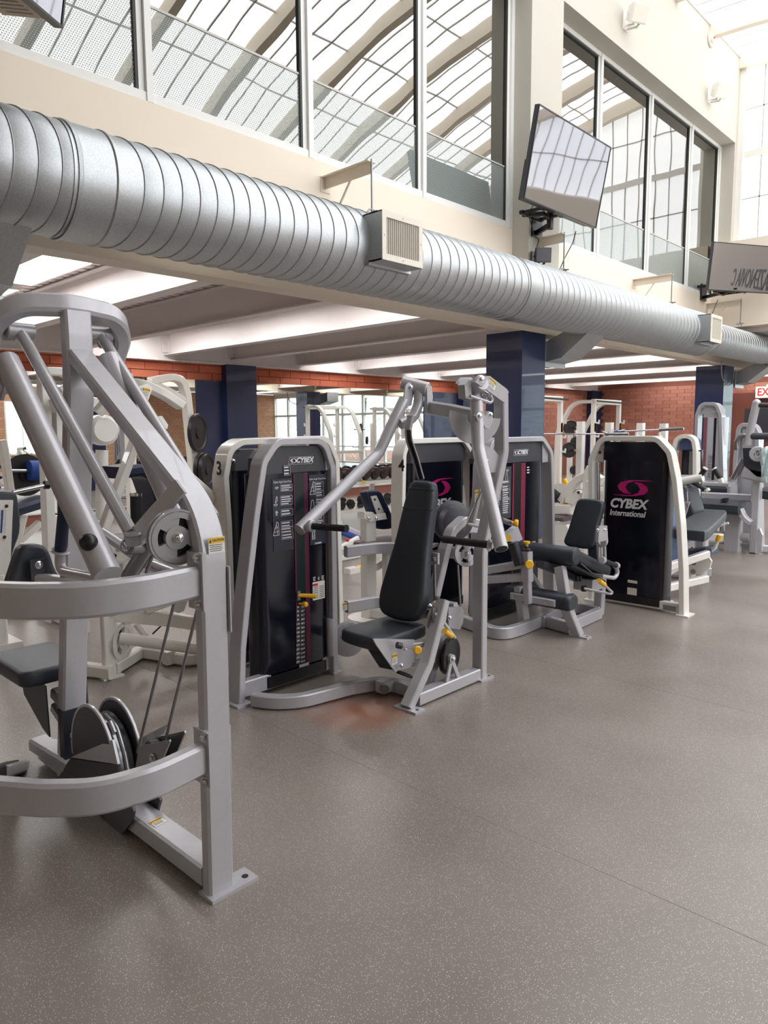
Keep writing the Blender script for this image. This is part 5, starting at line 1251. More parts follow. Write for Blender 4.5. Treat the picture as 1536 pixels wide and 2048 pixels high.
# ================================================================== T2: silver leg extension
def leg_extension():
    t = thing('leg_extension', 'silver leg extension with padded shin roll and grey backrest, right of the chest press', 'exercise machine', (-2.8, 4.8, 0))
    S = 'silver'; o = V((-3.2, 0, 0)); T = lambda u, v, x=-3.2: (at(u, v, x=x).y, at(u, v, x=x).z)
    top = T(1040, 879)[1]
    q = [(T(968, 1200)[0]-.03, 0), T(966, 1100), T(972, 930), (T(990, 880)[0], top), (T(1088, 879)[0], top), T(1105, 905), T(1107, 1000), (T(1110, 1200)[0], 0)]
    a0, a1 = T(980, 1000)[0], T(1089, 1000)[0]; z0, z1 = T(1040, 925)[1], T(1040, 885)[1]
    hd = [(a0, z0), (a1, z0), (a1, z1), (a0+.12, z1), (a0+.04, z1-.04), (a0, z1-.12)]
    P = tower(t, o, (0, 1, 0), (1, 0, 0), q, .04, .11, S, (a0, a1), hd, .19, bend=.10)
    for p in (q[0], q[-1]): foot_plate((-3.25, p[0], 0), .14, .09, t, S, None)
    MB().plate([P(a, z, -.03) for a, z in (T(1090, 925), T(1101, 924), T(1102, 900), T(1090, 886))], .01).build('header_gusset', S, t, smooth=False)
    F = -.028
    def strip(u0, u1, v0, v1, m, name, n):
        zz0, zz1 = T((u0+u1)/2, v1)[1], T((u0+u1)/2, v0)[1]; b0, b1 = T(u0, 1000)[0], T(u1, 1000)[0]
        MB().box(P(b0, zz0, n-.001), P(b1, zz1, n+.001)).build(name, m, t, smooth=False)
    mat('maroon_bright', srgb(132, 50, 74), .35, noise=.05)
    strip(1030.5, 1033.5, 927, 1180, 'maroon_bright', 'slot_edge', F); strip(1047.5, 1056, 926, 1190, 'maroon_bright', 'slot_edge', F)
    strip(1033.5, 1047.5, 926, 1200, 'print_black', 'slot_window', F-.0006)
    strip(1000, 1028, 934, 1038, 'charcoal', 'instruction_placard', F)
    n2 = F+.0018
    for (bu, bv, bw, bh, r) in ((1017, 964, .10, .024, 1), (1017, 976, .10, .04, 2), (1018, 990, .10, .09, 5), (1018, 1012, .10, .12, 7)): print_block(P, *T(bu, bv), bw, bh, t, r, n2)
    figure_print(P, *T(1020, 942), .035, t, 0, n2); figure_print(P, *T(1019, 953), .03, t, 4, n2); figure_print(P, *T(1004, 990), .04, t, 3, n2); figure_print(P, *T(1002, 1010), .04, t, 1, n2)
    print_block(P, *T(1062.5, 940), .05, .07, t, 3, n2, False)
    cybex_small(P(*T(1047, 905), F+.002), (0, 1, 0), (0, 0, 1), .20, t)
    strip(1064, 1078, 1084, 1086, 'print_white', 'placard_line', F)
    # floor frame
    B = lambda u, v, z=.045: at(u, v, z=z)
    MB().sweep(fillet([B(915, 1238), B(955, 1252), B(1000, 1270), B(1040, 1258), B(1084, 1240)], [0, .3, .22, .3, 0], 6), .06, .085, (0, 0, 1), ch=.006).build('floor_rail', S, t)
    MB().sweep([B(1084, 1240), B(1143, 1256)], .06, .085, (0, 0, 1), ch=.006).build('floor_rail', S, t)
    MB().sweep([B(1138, 1252), B(1198, 1226)], .06, .085, (0, 0, 1), ch=.006).build('floor_rail', S, t)
    MB().sweep(fillet([B(1084, 1240), B(1128, 1220), B(1155, 1214), B(1200, 1224)], .1, 4), .06, .085, (0, 0, 1), ch=.006).build('floor_rail', S, t)
    MB().box(B(1081, 1243)+V((-.0, -.015, -.04)), B(1085, 1242)+V((.035, .02, .045))).build('rail_joint', S, t, smooth=False)
    l0 = at(1156, 1270, z=0.01); l1 = at(1120, 1134, x=-2.66)
    MB().sweep([l0, at(1133, 1216, x=-2.56), l1], .06, .075, (1, 0, 0), ch=.006).build('front_leg', S, t); foot_plate((l0.x+.02, l0.y, 0), .14, .07, t, S, (.05, 0))
    r0 = at(1197, 1228, z=.02)
    MB().sweep([r0, V((r0.x, r0.y+.03, at(1199, 1150, x=r0.x).z))], .06, .07, (1, 0, 0), ch=.006).build('rear_post', S, t)
    p0 = B(1049, 1248); MB().sweep([p0, V((p0.x-.05, p0.y, at(1049, 1175, x=p0.x).z))], .06, .08, (0, 1, 0), ch=.006).build('mid_post', S, t)
    # seat with rolled front edge
    s0, s1 = at(1030, 1099, x=-3.06), at(1156, 1112, x=-2.56)
    yc = (s0.y+s1.y)/2; zc = (s0.z+s1.z)/2
    A0, A1 = V((-3.08, yc, zc)), V((-2.545, yc, zc))
    MB().lathe(A0, A1-A0, [(0, .045), (.008, .062), (.02, .068), (.515, .068), (.527, .062), (.535, .045)], 26).build('seat_roll', 'vinyl_black', t)
    sm = MB()
    for d in (.018, .512): sm.ring_plate(A0+V((d, 0, 0)), (1, 0, 0), .064, .0705, .004, 26)
    sm.build('seam', 'vinyl_black', t)
    e = at(1219, 1146, x=-2.56)
    sl = (e-A1); sl.x = 0; sl.normalize(); L_ = (e-A1).length
    MB().pad(rrect(.53, L_+.03, .03), (A0+A1)/2+sl*(L_/2)+V((0, 0, .012)), (1, 0, 0), sl, V((1, 0, 0)).cross(sl), .085, .025).build('seat', 'vinyl_black', t)
    MB().tube([A1+V((-.0, .05, -.055)), A1+sl*.25+V((.0, 0, -.07)), A1+sl*(L_*.75)+V((0, 0, -.045))], .004, 6).build('piping', 'steel', t)
    MB().plate([V((-2.9, yc+.02, zc-.07)), V((-2.6, yc+.02, zc-.07)), V((-2.6, e.y+.02, e.z-.08)), V((-2.9, e.y+.02, e.z-.08))], .02).build('seat_board', 'dark_steel', t, smooth=False)
    # carriage and brackets under the seat
    MB().sweep([at(1080, 1128, x=-2.75), at(1165, 1162, x=-2.75), at(1200, 1160, x=-2.72)], .05, .07, (1, 0, 0)).build('carriage_bar', 'dark_steel', t)
    MB().box(at(1172, 1156, x=-2.68)-V((.08, .05, 0)), at(1200, 1176, x=-2.62)+V((.02, .03, 0))).build('carriage_box', S, t, smooth=False)
    MB().tube([at(1096, 1124, x=-2.8), at(1094, 1134, x=-2.8), at(1102, 1141, x=-2.8), at(1118, 1142, x=-2.75)], .014, 10, bend=.04).build('left_grip_tube', S, t)
    for u in (1154, 1160): MB().cyl(at(u, 1152, x=-2.66), at(u, 1162, x=-2.66), .014, 10).build('adjuster_stop', 'black_plastic', t)
    # backrest on its two rods and graduated plate
    ol = [at(u, v, x=-2.72) for u, v in ((1128, 1088), (1126, 1080), (1136, 1056), (1150, 1010), (1155, 999), (1168, 996), (1195, 998), (1207, 1004), (1203, 1020), (1193, 1050), (1190, 1082), (1182, 1094), (1160, 1098), (1136, 1094))]
    bc = at(1163, 1050, x=-2.80); un = V((.12, -1, .22)).normalized(); uy = V((0, .22, 1)).normalized(); ux = uy.cross(un).normalized()*-1; ux = V((1, .12, 0)).normalized(); uy = un.cross(ux)
    uy = uy if uy.z > 0 else -uy
    def onp(u, v):
        d = FW + RT*((u-768)/FPX) + UP*((1024-v)/FPX); return CAM+d*((bc-CAM).dot(un)/d.dot(un))
    ol = [((onp(u, v)-bc).dot(ux), (onp(u, v)-bc).dot(uy)) for u, v in ((1128, 1088), (1126, 1080), (1136, 1056), (1149, 1012), (1154, 999), (1164, 996), (1195, 998), (1206, 1004), (1204, 1020), (1194, 1050), (1191, 1080), (1184, 1093), (1172, 1098), (1136, 1093))]
    MB().pad(ol, bc-un*.04, ux, uy, un, .08, .022).build('backrest', 'vinyl_black', t)
    g = [at(u, v, x=-2.52) for u, v in ((1196, 1052), (1212, 1051), (1214, 1084), (1210, 1092), (1200, 1094), (1194, 1084))]
    MB().plate(g, .02, (1, 0, 0)).build('graduated_plate', S, t, smooth=False)
    gm = MB()
    for i in range(6): k = at(1202+2.0*i, 1089+.5*(i % 2)-.5*i, x=-2.505); gm.box(k-V((.001, .003, .022)), k+V((.001, .003, .022)))
    gm.build('scale_marks', 'print_black', t, smooth=False)
    for u in (1195, 1209): bolt(at(u, 1060, x=-2.51), (1, -.3, 0), .009, t)
    for u in (1197, 1209): MB().tube([at(u, 1090, x=-2.55), at(u+1, 1124, x=-2.55)], .013, 10).build('back_rod', S, t)
    MB().sweep([at(1188, 1088, x=-2.72), at(1192, 1140, x=-2.68)], .07, .09, (1, 0, 0)).build('back_post', 'dark_steel', t)
    # right hand grip and release lever
    g0, g1 = at(1207, 1121, x=-2.47), at(1232, 1131, x=-2.47)
    MB().tube([g0, g1], .018, 14).build('hand_grip', 'rubber', t); MB().cyl(g0-(g1-g0)*.15, g0, .026, 16, .003).build('grip_collar', S, t); MB().cyl(g1-(g1-g0)*.05, g1+(g1-g0)*.1, .027, 16, .003).build('grip_collar', S, t)
    MB().tube([g1, at(1236, 1148, x=-2.47), at(1228, 1156, x=-2.47), at(1203, 1152, x=-2.5)], .016, 12, bend=.04).build('grip_tube', S, t)
    MB().tube([at(1198, 1161, x=-2.45), at(1209, 1170, x=-2.45)], .018, 14).build('lever_grip', 'yellow', t)
    MB().tube([at(1209, 1170, x=-2.45), at(1225, 1185, x=-2.45), at(1222, 1188, x=-2.45), at(1168, 1177, x=-2.6)], .010, 10, bend=.02).build('release_lever', S, t)
    MB().cyl(at(1168, 1172, x=-2.62), at(1168, 1182, x=-2.62), .022, 12).build('lever_pivot', 'dark_steel', t)
    # shin roll with its bar and telescopic arm
    yl = 4.52
    k0, k1 = at(1020, 1186, x=-3.0), at(1150, 1204, x=-2.52); yy = (k0.y+k1.y)/2-.0; zz = (k0.z+k1.z)/2
    K0, K1 = V((-3.06, yy, zz)), V((-2.50, yy, zz))
    sec = rrect(.15, .115, .045, 6)
    MB().rings([[V((x, yy+p[0]*f, zz+p[1]*f)) for p in sec] for x, f in ((K0.x, .8), (K0.x+.01, .94), (K0.x+.03, 1), (K1.x-.03, 1), (K1.x-.01, .94), (K1.x, .8))]).build('shin_pad', 'vinyl_black', t)
    sp = MB(); sp.rings([[V((x, yy+p[0]*1.03, zz+p[1]*1.03)) for p in sec] for x in (K1.x-.034, K1.x-.030)]); sp.build('seam', 'vinyl_black', t)
    MB().sweep([V((-2.97, yy-.085, zz-.005)), V((-2.60, yy-.085, zz-.005))], .03, .05, (0, 0, 1)).build('shin_bar', S, t)
    for xx in (-2.94, -2.66): bolt((xx, yy-.10, zz-.005), (0, -1, 0), .010, t)
    c = V((-2.80, yy-.12, zz)); zt = at(1058, 1112, x=-2.8).z
    MB().sweep([c+V((0, 0, -.03)), V((c.x-.02, c.y-.0, zt-.05))], .05, .05, (0, 1, 0), ch=.005).build('inner_arm', S, t)
    MB().sweep([V((c.x-.01, c.y, zz+.13)), V((c.x-.02, c.y, zt+.03))], .066, .066, (0, 1, 0), ch=.005).build('outer_sleeve', S, t)
    kk = V((c.x-.02, c.y, zt+.035)); MB().lathe(kk, (0, 0, 1), [(0, .02), (.01, .032), (.016, .032), (.02, .014), (.035, .014)], 16).build('plunger_base', 'dark_steel', t)
    MB().lathe(kk+V((0, 0, .035)), (0, 0, 1), [(0, .011), (.015, .011), (.018, .022), (.03, .026), (.036, .024)], 16).build('plunger_knob', 'yellow', t)
    MB().lathe(V((c.x+.02, c.y-.03, zt-.055)), (.7, -.7, .1), [(0, .03), (.012, .032), (.02, .026)], 18).build('sleeve_knob', 'yellow', t)
    for dz in (.0, -.10): MB().sweep([V((c.x-.03, c.y+.01, zt-.06+dz)), at(975, 1140-dz*190, x=-3.1)], .045, .06, (0, 0, 1)).build('swing_bar', S, t)
    MB().sweep([at(1060, 1150, x=-2.85), at(1100, 1205, x=-2.9)], .04, .06, (1, 0, 0)).build('diagonal_brace', S, t)
    # range adjuster beside the tower
    MB().plate([at(u, v, x=-2.95) for u, v in ((1010, 1068), (1030, 1052), (1040, 1078), (1028, 1084), (1012, 1082))], .05, (1, 0, 0)).build('adjuster_box', S, t, smooth=False)
    MB().tube([at(1003, 1040, x=-2.95), at(1022, 1046, x=-2.95)], .02, 12).build('adjuster_barrel', 'steel', t)
    MB().lathe(at(1023, 1046, x=-2.93), (.8, .5, 0), [(0, .012), (.02, .013), (.024, .026), (.04, .028), (.05, .02)], 16).build('range_knob', 'yellow', t)
    MB().cyl(at(1015, 1076, x=-2.92), at(1015, 1076, x=-2.915), .028, 20).build('warning_disc', 'label_yellow', t)
    MB().sweep([at(1025, 1085, x=-2.9), at(1040, 1130, x=-2.85)], .06, .07, (1, 0, 0)).build('adjuster_arm', 'dark_steel', t)
    MB().lathe(at(908, 1042, x=-3.0)-V((.03, 0, 0)), (1, -.5, 0), [(0, .13), (.01, .14), (.03, .14), (.04, .12), (.12, .11), (.13, .09)], 30).build('cam_housing', 'charcoal', t)
    MB().sweep([at(865, 1055, x=-3.1), at(990, 1060, x=-3.0)], .06, .06, (0, 0, 1)).build('swing_rail', S, t)
    return t
leg_extension()

# ================================================================== T3: white tower seen from the back, its seat beyond
def leg_press_white():
    t = thing('white_leg_press', 'white leg machine whose dark tower back with pink swirl stands right of the leg extension', 'exercise machine', (-2.6, 6.2, 0))
    W = 'white_paint'; yp = 5.72; o = V((0, yp, 0)); T = lambda u, v, y=yp: (at(u, v, y=y).x, at(u, v, y=y).z)
    top = T(1260, 877)[1]
    q = [(T(1181, 1150)[0], 0), T(1181, 1040), T(1180, 920), (T(1200, 878)[0], top), (T(1312, 878)[0], top), T(1337, 905), T(1348, 960), T(1357, 1050), T(1362, 1140), (T(1363, 1226)[0], 0)]
    a0, a1 = T(1202, 1000)[0], T(1329, 1000)[0]; z0, z1 = T(1260, 922)[1], T(1260, 884)[1]
    hd = [(a0, z0), (a1, z0), (a1, z0+.06), (a1-.04, z1-.03), (a1-.09, z1), (a0, z1)]
    P = tower(t, o, (1, 0, 0), (0, -1, 0), q, .042, .11, W, (a0, a1), hd, .2, bend=.11, header_m='shroud', bodyr=.04)
    foot_plate((q[0][0], yp+.05, 0), .10, .15, t, W, None); foot_plate((q[-1][0]+.01, yp+.05, 0), .10, .15, t, W, None)
    cybex_big(P, T(1254, 1009), t, .355)
    MB().sweep([P(q[0][0], .055, -.05), P(q[-1][0], .055, -.05)], .05, .075, (0, 0, 1), ch=.005).build('base_rail', W, t)
    for u, v in ((1262, 1164.5), (1261, 1184)): a, z = T(u, v); h = .012 if v < 1170 else .03; MB().box(P(a-.042, z-h, -.0285), P(a+.042, z+h, -.0275)).build('rating_sticker', 'grille_cream', t, smooth=False)
    a, z = T(1340, 1216); MB().box(P(a-.055, z-.02, .004), P(a+.05, z+.02, .006)).build('rating_plate', 'print_grey', t, smooth=False)
    MB().tube([P(*T(1190, 925), -.05), P(*T(1192, 1160), -.05)], .018, 12).build('guide_rod', 'chrome', t)
    MB().plate([P(a, z, -.06) for a, z in (T(1184, 922), T(1200, 925), T(1200, 890), T(1190, 896))], .008).build('header_gusset', W, t, smooth=False); bolt(P(*T(1194, 905), -.055), (0, -1, 0), .008, t, 'dark_steel')
    # seat side beyond
    yb = 6.9; A = lambda u, v, y=yb: at(u, v, y=y)
    MB().sweep([A(1345, 1112), A(1424, 1102)], .34, .08, (0, 0, 1), ch=.03).build('seat', 'vinyl_navy', t)
    MB().plate([A(u, v, 6.75) for u, v in ((1335, 1116), (1415, 1108), (1424, 1122), (1420, 1136), (1404, 1148), (1372, 1150), (1335, 1148))], .03, (0, 1, 0)).build('side_plate', W, t, smooth=False)
    for u, v in ((1381, 1117), (1387, 1126), (1386, 1143)): MB().cyl(A(u, v, 6.735), A(u, v, 6.72), .022, 12).build('side_bolt', 'print_grey', t)
    k = A(1385, 1130, 6.95); MB().sweep([k, V((k.x-.1, k.y+.1, 0))], .10, .14, (0, 1, 0)).build('seat_base', W, t)
    mat('vinyl_pale_blue', srgb(126, 150, 196), .4, bump=.2, bscale=700)
    ol = [(-.14, -.28), (-.16, -.1), (-.12, .2), (-.08, .3), (.08, .3), (.12, .2), (.16, -.1), (.14, -.28)]
    MB().pad(ol, A(1332, 1062, 6.5), (.8, .6, 0), (-.25, 0, 1), (.6, -.8, .2), .08, .025).build('back_pad', 'vinyl_pale_blue', t)
    MB().tube([A(1418, 1106), A(1430, 1096), A(1436, 1080)], .016, 12, bend=.05).build('seat_lever', W, t); MB().tube([A(1435, 1082), A(1440, 1070)], .024, 12).build('lever_grip', 'yellow', t)
    MB().sweep([A(1325, 1150, 6.2), A(1372, 1120, 6.4)], .06, .07, (0, 0, 1)).build('link_arm', W, t)
    b = A(1328, 1180, 6.1)
    MB().sweep([V((b.x, 6.1, 0)), V((b.x, 6.1, .5))], .07, .07, (0, 1, 0)).build('inner_leg', W, t); foot_plate((b.x, 6.1, 0), .12, .12, t, W, None)
    MB().sweep([V((b.x, 6.1, .3)), V((b.x+.12, 6.75, .35))], .06, .07, (0, 0, 1)).sweep([V((b.x, 6.1, .12)), V((b.x+.12, 6.75, .12))], .06, .07, (0, 0, 1)).build('seat_rail', W, t)
    return t
leg_press_white()

# white press machine behind the leg extension
def white_press():
    t = thing('white_hip_machine', 'white machine with a curved arm and black roller, between the silver and white towers', 'exercise machine', V((-4.4, 7.4, 0)))
    W = 'white_paint'; y = 7.2; A = lambda u, v, yy=y: at(u, v, y=yy)
    MB().sweep(fillet([A(1122, 1002), A(1140, 975), A(1160, 955), A(1185, 950), A(1205, 962)], .4, 5), .09, .085, (0, 1, 0), ch=.012).build('curved_arm', W, t)
    MB().plate([A(u, v) for u, v in ((1136, 988), (1150, 986), (1158, 980), (1164, 986), (1160, 998), (1150, 1008), (1134, 1004))], .1, (0, 1, 0)).build('arm_head', W, t, smooth=False)
    bolt(A(1157, 985, y-.06), (0, -1, 0), .012, t, 'dark_steel')
    MB().cyl(A(1106, 985), A(1120, 996), .075, 20, .01).build('roller', 'rubber', t)
    MB().tube([A(1128, 992), A(1131, 1010)], .03, 12).build('grip', 'yellow', t)
    MB().plate([A(u, v) for u, v in ((1100, 970), (1125, 966), (1140, 972), (1125, 985), (1100, 990))], .08, (0, 1, 0)).build('upper_plate', W, t, smooth=False)
    MB().tube([A(1128, 958), A(1134, 972)], .03, 12).build('pin_grip', 'yellow', t)
    MB().sweep([A(1095, 1020), A(1145, 1018)], .10, .12, (0, 0, 1)).build('lower_beam', W, t)
    MB().plate([A(u, v, 6.9) for u, v in ((1102, 1054), (1140, 1048), (1146, 1062), (1140, 1078), (1110, 1080), (1100, 1068))], .16, (0, 1, 0)).build('seat_box', W, t, smooth=False)
    MB().sweep([A(1098, 1016), A(1105, 1030), A(1140, 1040)], .3, .06, (0, 1, 0)).build('seat', 'vinyl_plum', t) if 0 else MB().sweep([A(1098, 1032), A(1140, 1036)], .3, .06, (0, 0, 1), ch=.02).build('seat', 'vinyl_plum', t)
    b = A(1182, 1190, 6.55); b.z = 0
    MB().sweep([b+V((-.25, .4, 0)), b+V((-.25, .4, .95))], .09, .09, (0, 1, 0)).build('post', W, t)
    MB().cyl(A(1152, 1150, 6.6)-V((0, .03, 0)), A(1152, 1150, 6.6)+V((0, .03, 0)), .17, 28, .01).build('cam_disc', W, t)
    MB().sweep([b, b+V((0, 0, .4))], .08, .07, (0, 1, 0)).build('front_leg', W, t); foot_plate((b.x, b.y, 0), .16, .10, t, W, None)
    MB().box(b+V((-.6, .05, 0)), b+V((.0, .9, .07))).build('base', W, t, smooth=False)
    MB().sweep([A(1186, 935), A(1180, 948), A(1176, 1010)], .1, .14, (0, 1, 0)).build('tower_back', W, t)
white_press()
# ================================================================== far right machines
def tower_y(t, yp, q, hd_uv, body_uv, fm, d=.12, header_m='charcoal', sm='shroud', bodyr=.03, bend=.09, depth=.2):
    o = V((0, yp, 0)); T = lambda u, v, y=yp: (at(u, v, y=y).x, at(u, v, y=y).z)
    qq = [T(u, v) for u, v in q]; qq[0] = (qq[0][0], 0); qq[-1] = (qq[-1][0], 0)
    return tower(t, o, (1, 0, 0), (0, -1, 0), qq, .045, d, fm, (T(body_uv[0], 1000)[0], T(body_uv[1], 1000)[0]), [T(u, v) for u, v in hd_uv], depth, sm, header_m=header_m, bodyr=bodyr, bend=bend), T

mat('slate_blue', srgb(70, 84, 122), .3)
def ab_bench():
    t = thing('incline_press', 'white and grey machine with wide flat black seat and pale tower, beyond the pink-swirl tower', 'exercise machine', (-3.2, 8.1, 0))
    W = 'white_paint'; S = 'silver'
    P, T = tower_y(t, 8.3, [(1341, 1080), (1344, 950), (1346, 900), (1353, 873), (1385, 873), (1389, 900), (1391, 1080)], [(1357, 900), (1389, 899), (1388, 880), (1382, 876), (1364, 876), (1358, 884)], (1356, 1389), W, header_m='slate_blue')
    a0, z0 = T(1375, 950); a1, z1 = T(1386, 902); MB().box(P(a0, z0, -.029), P(a1, z1, -.027)).build('stack_window', 'steel', t, smooth=False)
    for u in (1365, 1372, 1380): a, z = T(u, 955); MB().box(P(a-.02, z-.03, -.029), P(a+.02, z+.03, -.026)).build('placard', 'print_white', t, smooth=False)
    A = lambda u, v, y=7.7: at(u, v, y=y)
    MB().tube([A(1326, 970), A(1406, 955)], .045, 16).build('press_arm', W, t)
    for p, q_, nm in (((1398, 955), (1410, 938), 0), ((1441, 957), (1429, 939), 1)):
        p, q_ = A(*p), A(*q_); MB().tube([p, q_], .026, 14).build('hand_grip', 'rubber', t); MB().cyl(q_, q_+(q_-p)*.12, .028, 14).build('grip_cap', W, t)
    MB().tube([A(1374, 968), A(1378, 961), A(1388, 966), A(1414, 980)], .024, 12, bend=.06).build('side_handle', 'charcoal', t); MB().cyl(A(1413, 978), A(1416, 983), .03, 12).build('grip_cap', W, t)
    MB().sweep([A(1440, 957), A(1443, 966)], .05, .05, (0, 1, 0)).build('grip_stub', W, t)
    ol = [A(u, v) for u, v in ((1374, 968), (1386, 972), (1392, 1000), (1399, 1018), (1398, 1030), (1376, 1032), (1374, 1010))]
    c = sum(ol, V((0, 0, 0)))/7
    MB().pad([(p.x-c.x, p.z-c.z) for p in ol], c, (1, 0, 0), (0, 0, 1), (0, -1, 0), .32, .03).build('backrest', 'vinyl_black', t)
    MB().plate([A(u, v, 7.5) for u, v in ((1358, 978), (1374, 978), (1376, 1004), (1360, 1006))], .02, (0, 1, 0)).build('back_plate', 'steel', t, smooth=False)
    MB().plate([A(u, v, 7.4) for u, v in ((1345, 1010), (1360, 1003), (1380, 1003), (1370, 1035), (1350, 1045))], .03, (0, 1, 0)).build('pivot_plate', S, t, smooth=False)
    for u in (1366, 1373): bolt(A(u, 1011, 7.38), (0, -1, 0), .014, t)
    zs = .62; sq = [at(u, v, z=zs) for u, v in ((1343, 1056), (1400, 1017), (1456, 1020), (1414, 1062))]
    c = sum(sq, V((0, 0, 0)))/4
    MB().pad([(p.x-c.x, p.y-c.y) for p in sq], c-V((0, 0, .05)), (1, 0, 0), (0, 1, 0), (0, 0, 1), .10, .02).build('seat', 'vinyl_black', t)
    MB().sweep([A(1360, 1095, 7.3), A(1395, 1072, 7.5), A(1440, 1075, 7.7)], .12, .09, (0, 0, 1)).build('seat_carriage', S, t)
    MB().sweep([V((c.x-.3, c.y-.1, .06)), V((c.x+.02, c.y+.2, .06))], .08, .10, (0, 0, 1)).build('base', S, t)
    MB().sweep([V((c.x, c.y, .06)), V((c.x, c.y, zs-.1))], .1, .12, (0, 1, 0)).build('seat_post', S, t)
    k = V((c.x, c.y, .3)); MB().tube([A(1436, 1062, 8.2), A(1438, 1052, 8.2), A(1457, 1046, 8.2)], .012, 8).build('wire_rest', 'white_paint', t)
ab_bench()

def leg_curl():
    t = thing('prone_leg_curl', 'grey leg curl with tall silver tower and long black pads, before the far blue column', 'exercise machine', (-2.8, 9.9, 0))
    S = 'silver'
    mat('pale_shroud', srgb(196, 198, 206), .3)
    P, T = tower_y(t, 10.0, [(1386, 1080), (1390, 900), (1393, 830), (1402, 808), (1432, 808), (1440, 830), (1443, 950), (1445, 1080)], [(1405, 835), (1439, 835), (1439, 818), (1434, 811), (1412, 811), (1406, 818)], (1404, 1440), S, d=.16, sm='pale_shroud', header_m='silver', bend=.08)
    def strip(u0, u1, v0, v1, m, nm):
        MB().box(P(T(u0, 880)[0], T(u0, v1)[1], -.029), P(T(u1, 880)[0], T(u0, v0)[1], -.027)).build(nm, m, t, smooth=False)
    mat('maroon_pale', srgb(150, 84, 92), .35)
    strip(1404.5, 1410.5, 836, 945, 'maroon_pale', 'side_strip'); strip(1425, 1430, 836, 960, 'print_black', 'slot_window')
    cybex_small(P(*T(1430, 823), -.026), (1, 0, 0), (0, 0, 1), .11, t)
    lettering('PRESTIGE', P(*T(1419, 933), -.026), (0, 0, 1), (-1, 0, 0), .075, 'steel', t, 'panel_lettering', depth=.0004)
    A = lambda u, v, y=9.4: at(u, v, y=y)
    def lpad(u0, v0, u1, v1, y, h, nm, m='vinyl_black'):
        p, q = A(u0, v0, y), A(u1, v1, y); MB().sweep([p, q], .30, h, (0, 0, 1), ch=.04).build(nm, m, t)
    lpad(1394, 976, 1462, 979, 9.5, .12, 'upper_pad'); lpad(1396, 1010, 1484, 1016, 9.1, .15, 'lower_pad')
    p, q = A(1400, 966, 9.5), A(1465, 969, 9.5); MB().sweep([p, q], .28, .05, (0, 0, 1)).build('pad_rail', S, t)
    p, q = A(1460, 979, 9.5), A(1468, 979, 9.5); MB().sweep([p, q], .28, .13, (0, 0, 1)).build('pad_end', S, t)
    MB().sweep([A(1390, 990, 9.3), A(1504, 996, 9.3)], .08, .09, (0, 0, 1)).build('main_beam', S, t)
    MB().plate([A(u, v, 9.0) for u, v in ((1448, 996), (1456, 996), (1455, 1004), (1441, 1000))], .06, (0, 1, 0)).build('pivot_wedge', 'dark_steel', t, smooth=False)
    MB().sweep(fillet([A(1480, 1018, 9.1), A(1488, 1036, 9.1), A(1502, 1046, 9.1)], .2, 4), .06, .11, (0, 1, 0)).build('curved_bracket', S, t)
    for u in (1462, 1476):
        p = A(u, 1026, 9.2); MB().sweep([p, V((p.x, p.y, 0))], .10, .12, (0, 1, 0)).build('support', S, t)
    MB().tube([A(1419, 1068, 9.2), A(1500, 1075, 9.2)], .05, 14).build('floor_tube', S, t)
    for v in (1078, 1084): MB().sweep([at(1435, v, z=.08), at(1500, v+8, z=.08)], .03, .04, (0, 0, 1)).build('floor_rail', S, t)
    p = at(1496, 1086, z=.08); MB().box(p-V((.06, .06, .08)), p+V((.06, .06, .05))).build('rail_end', S, t, smooth=False)
leg_curl()

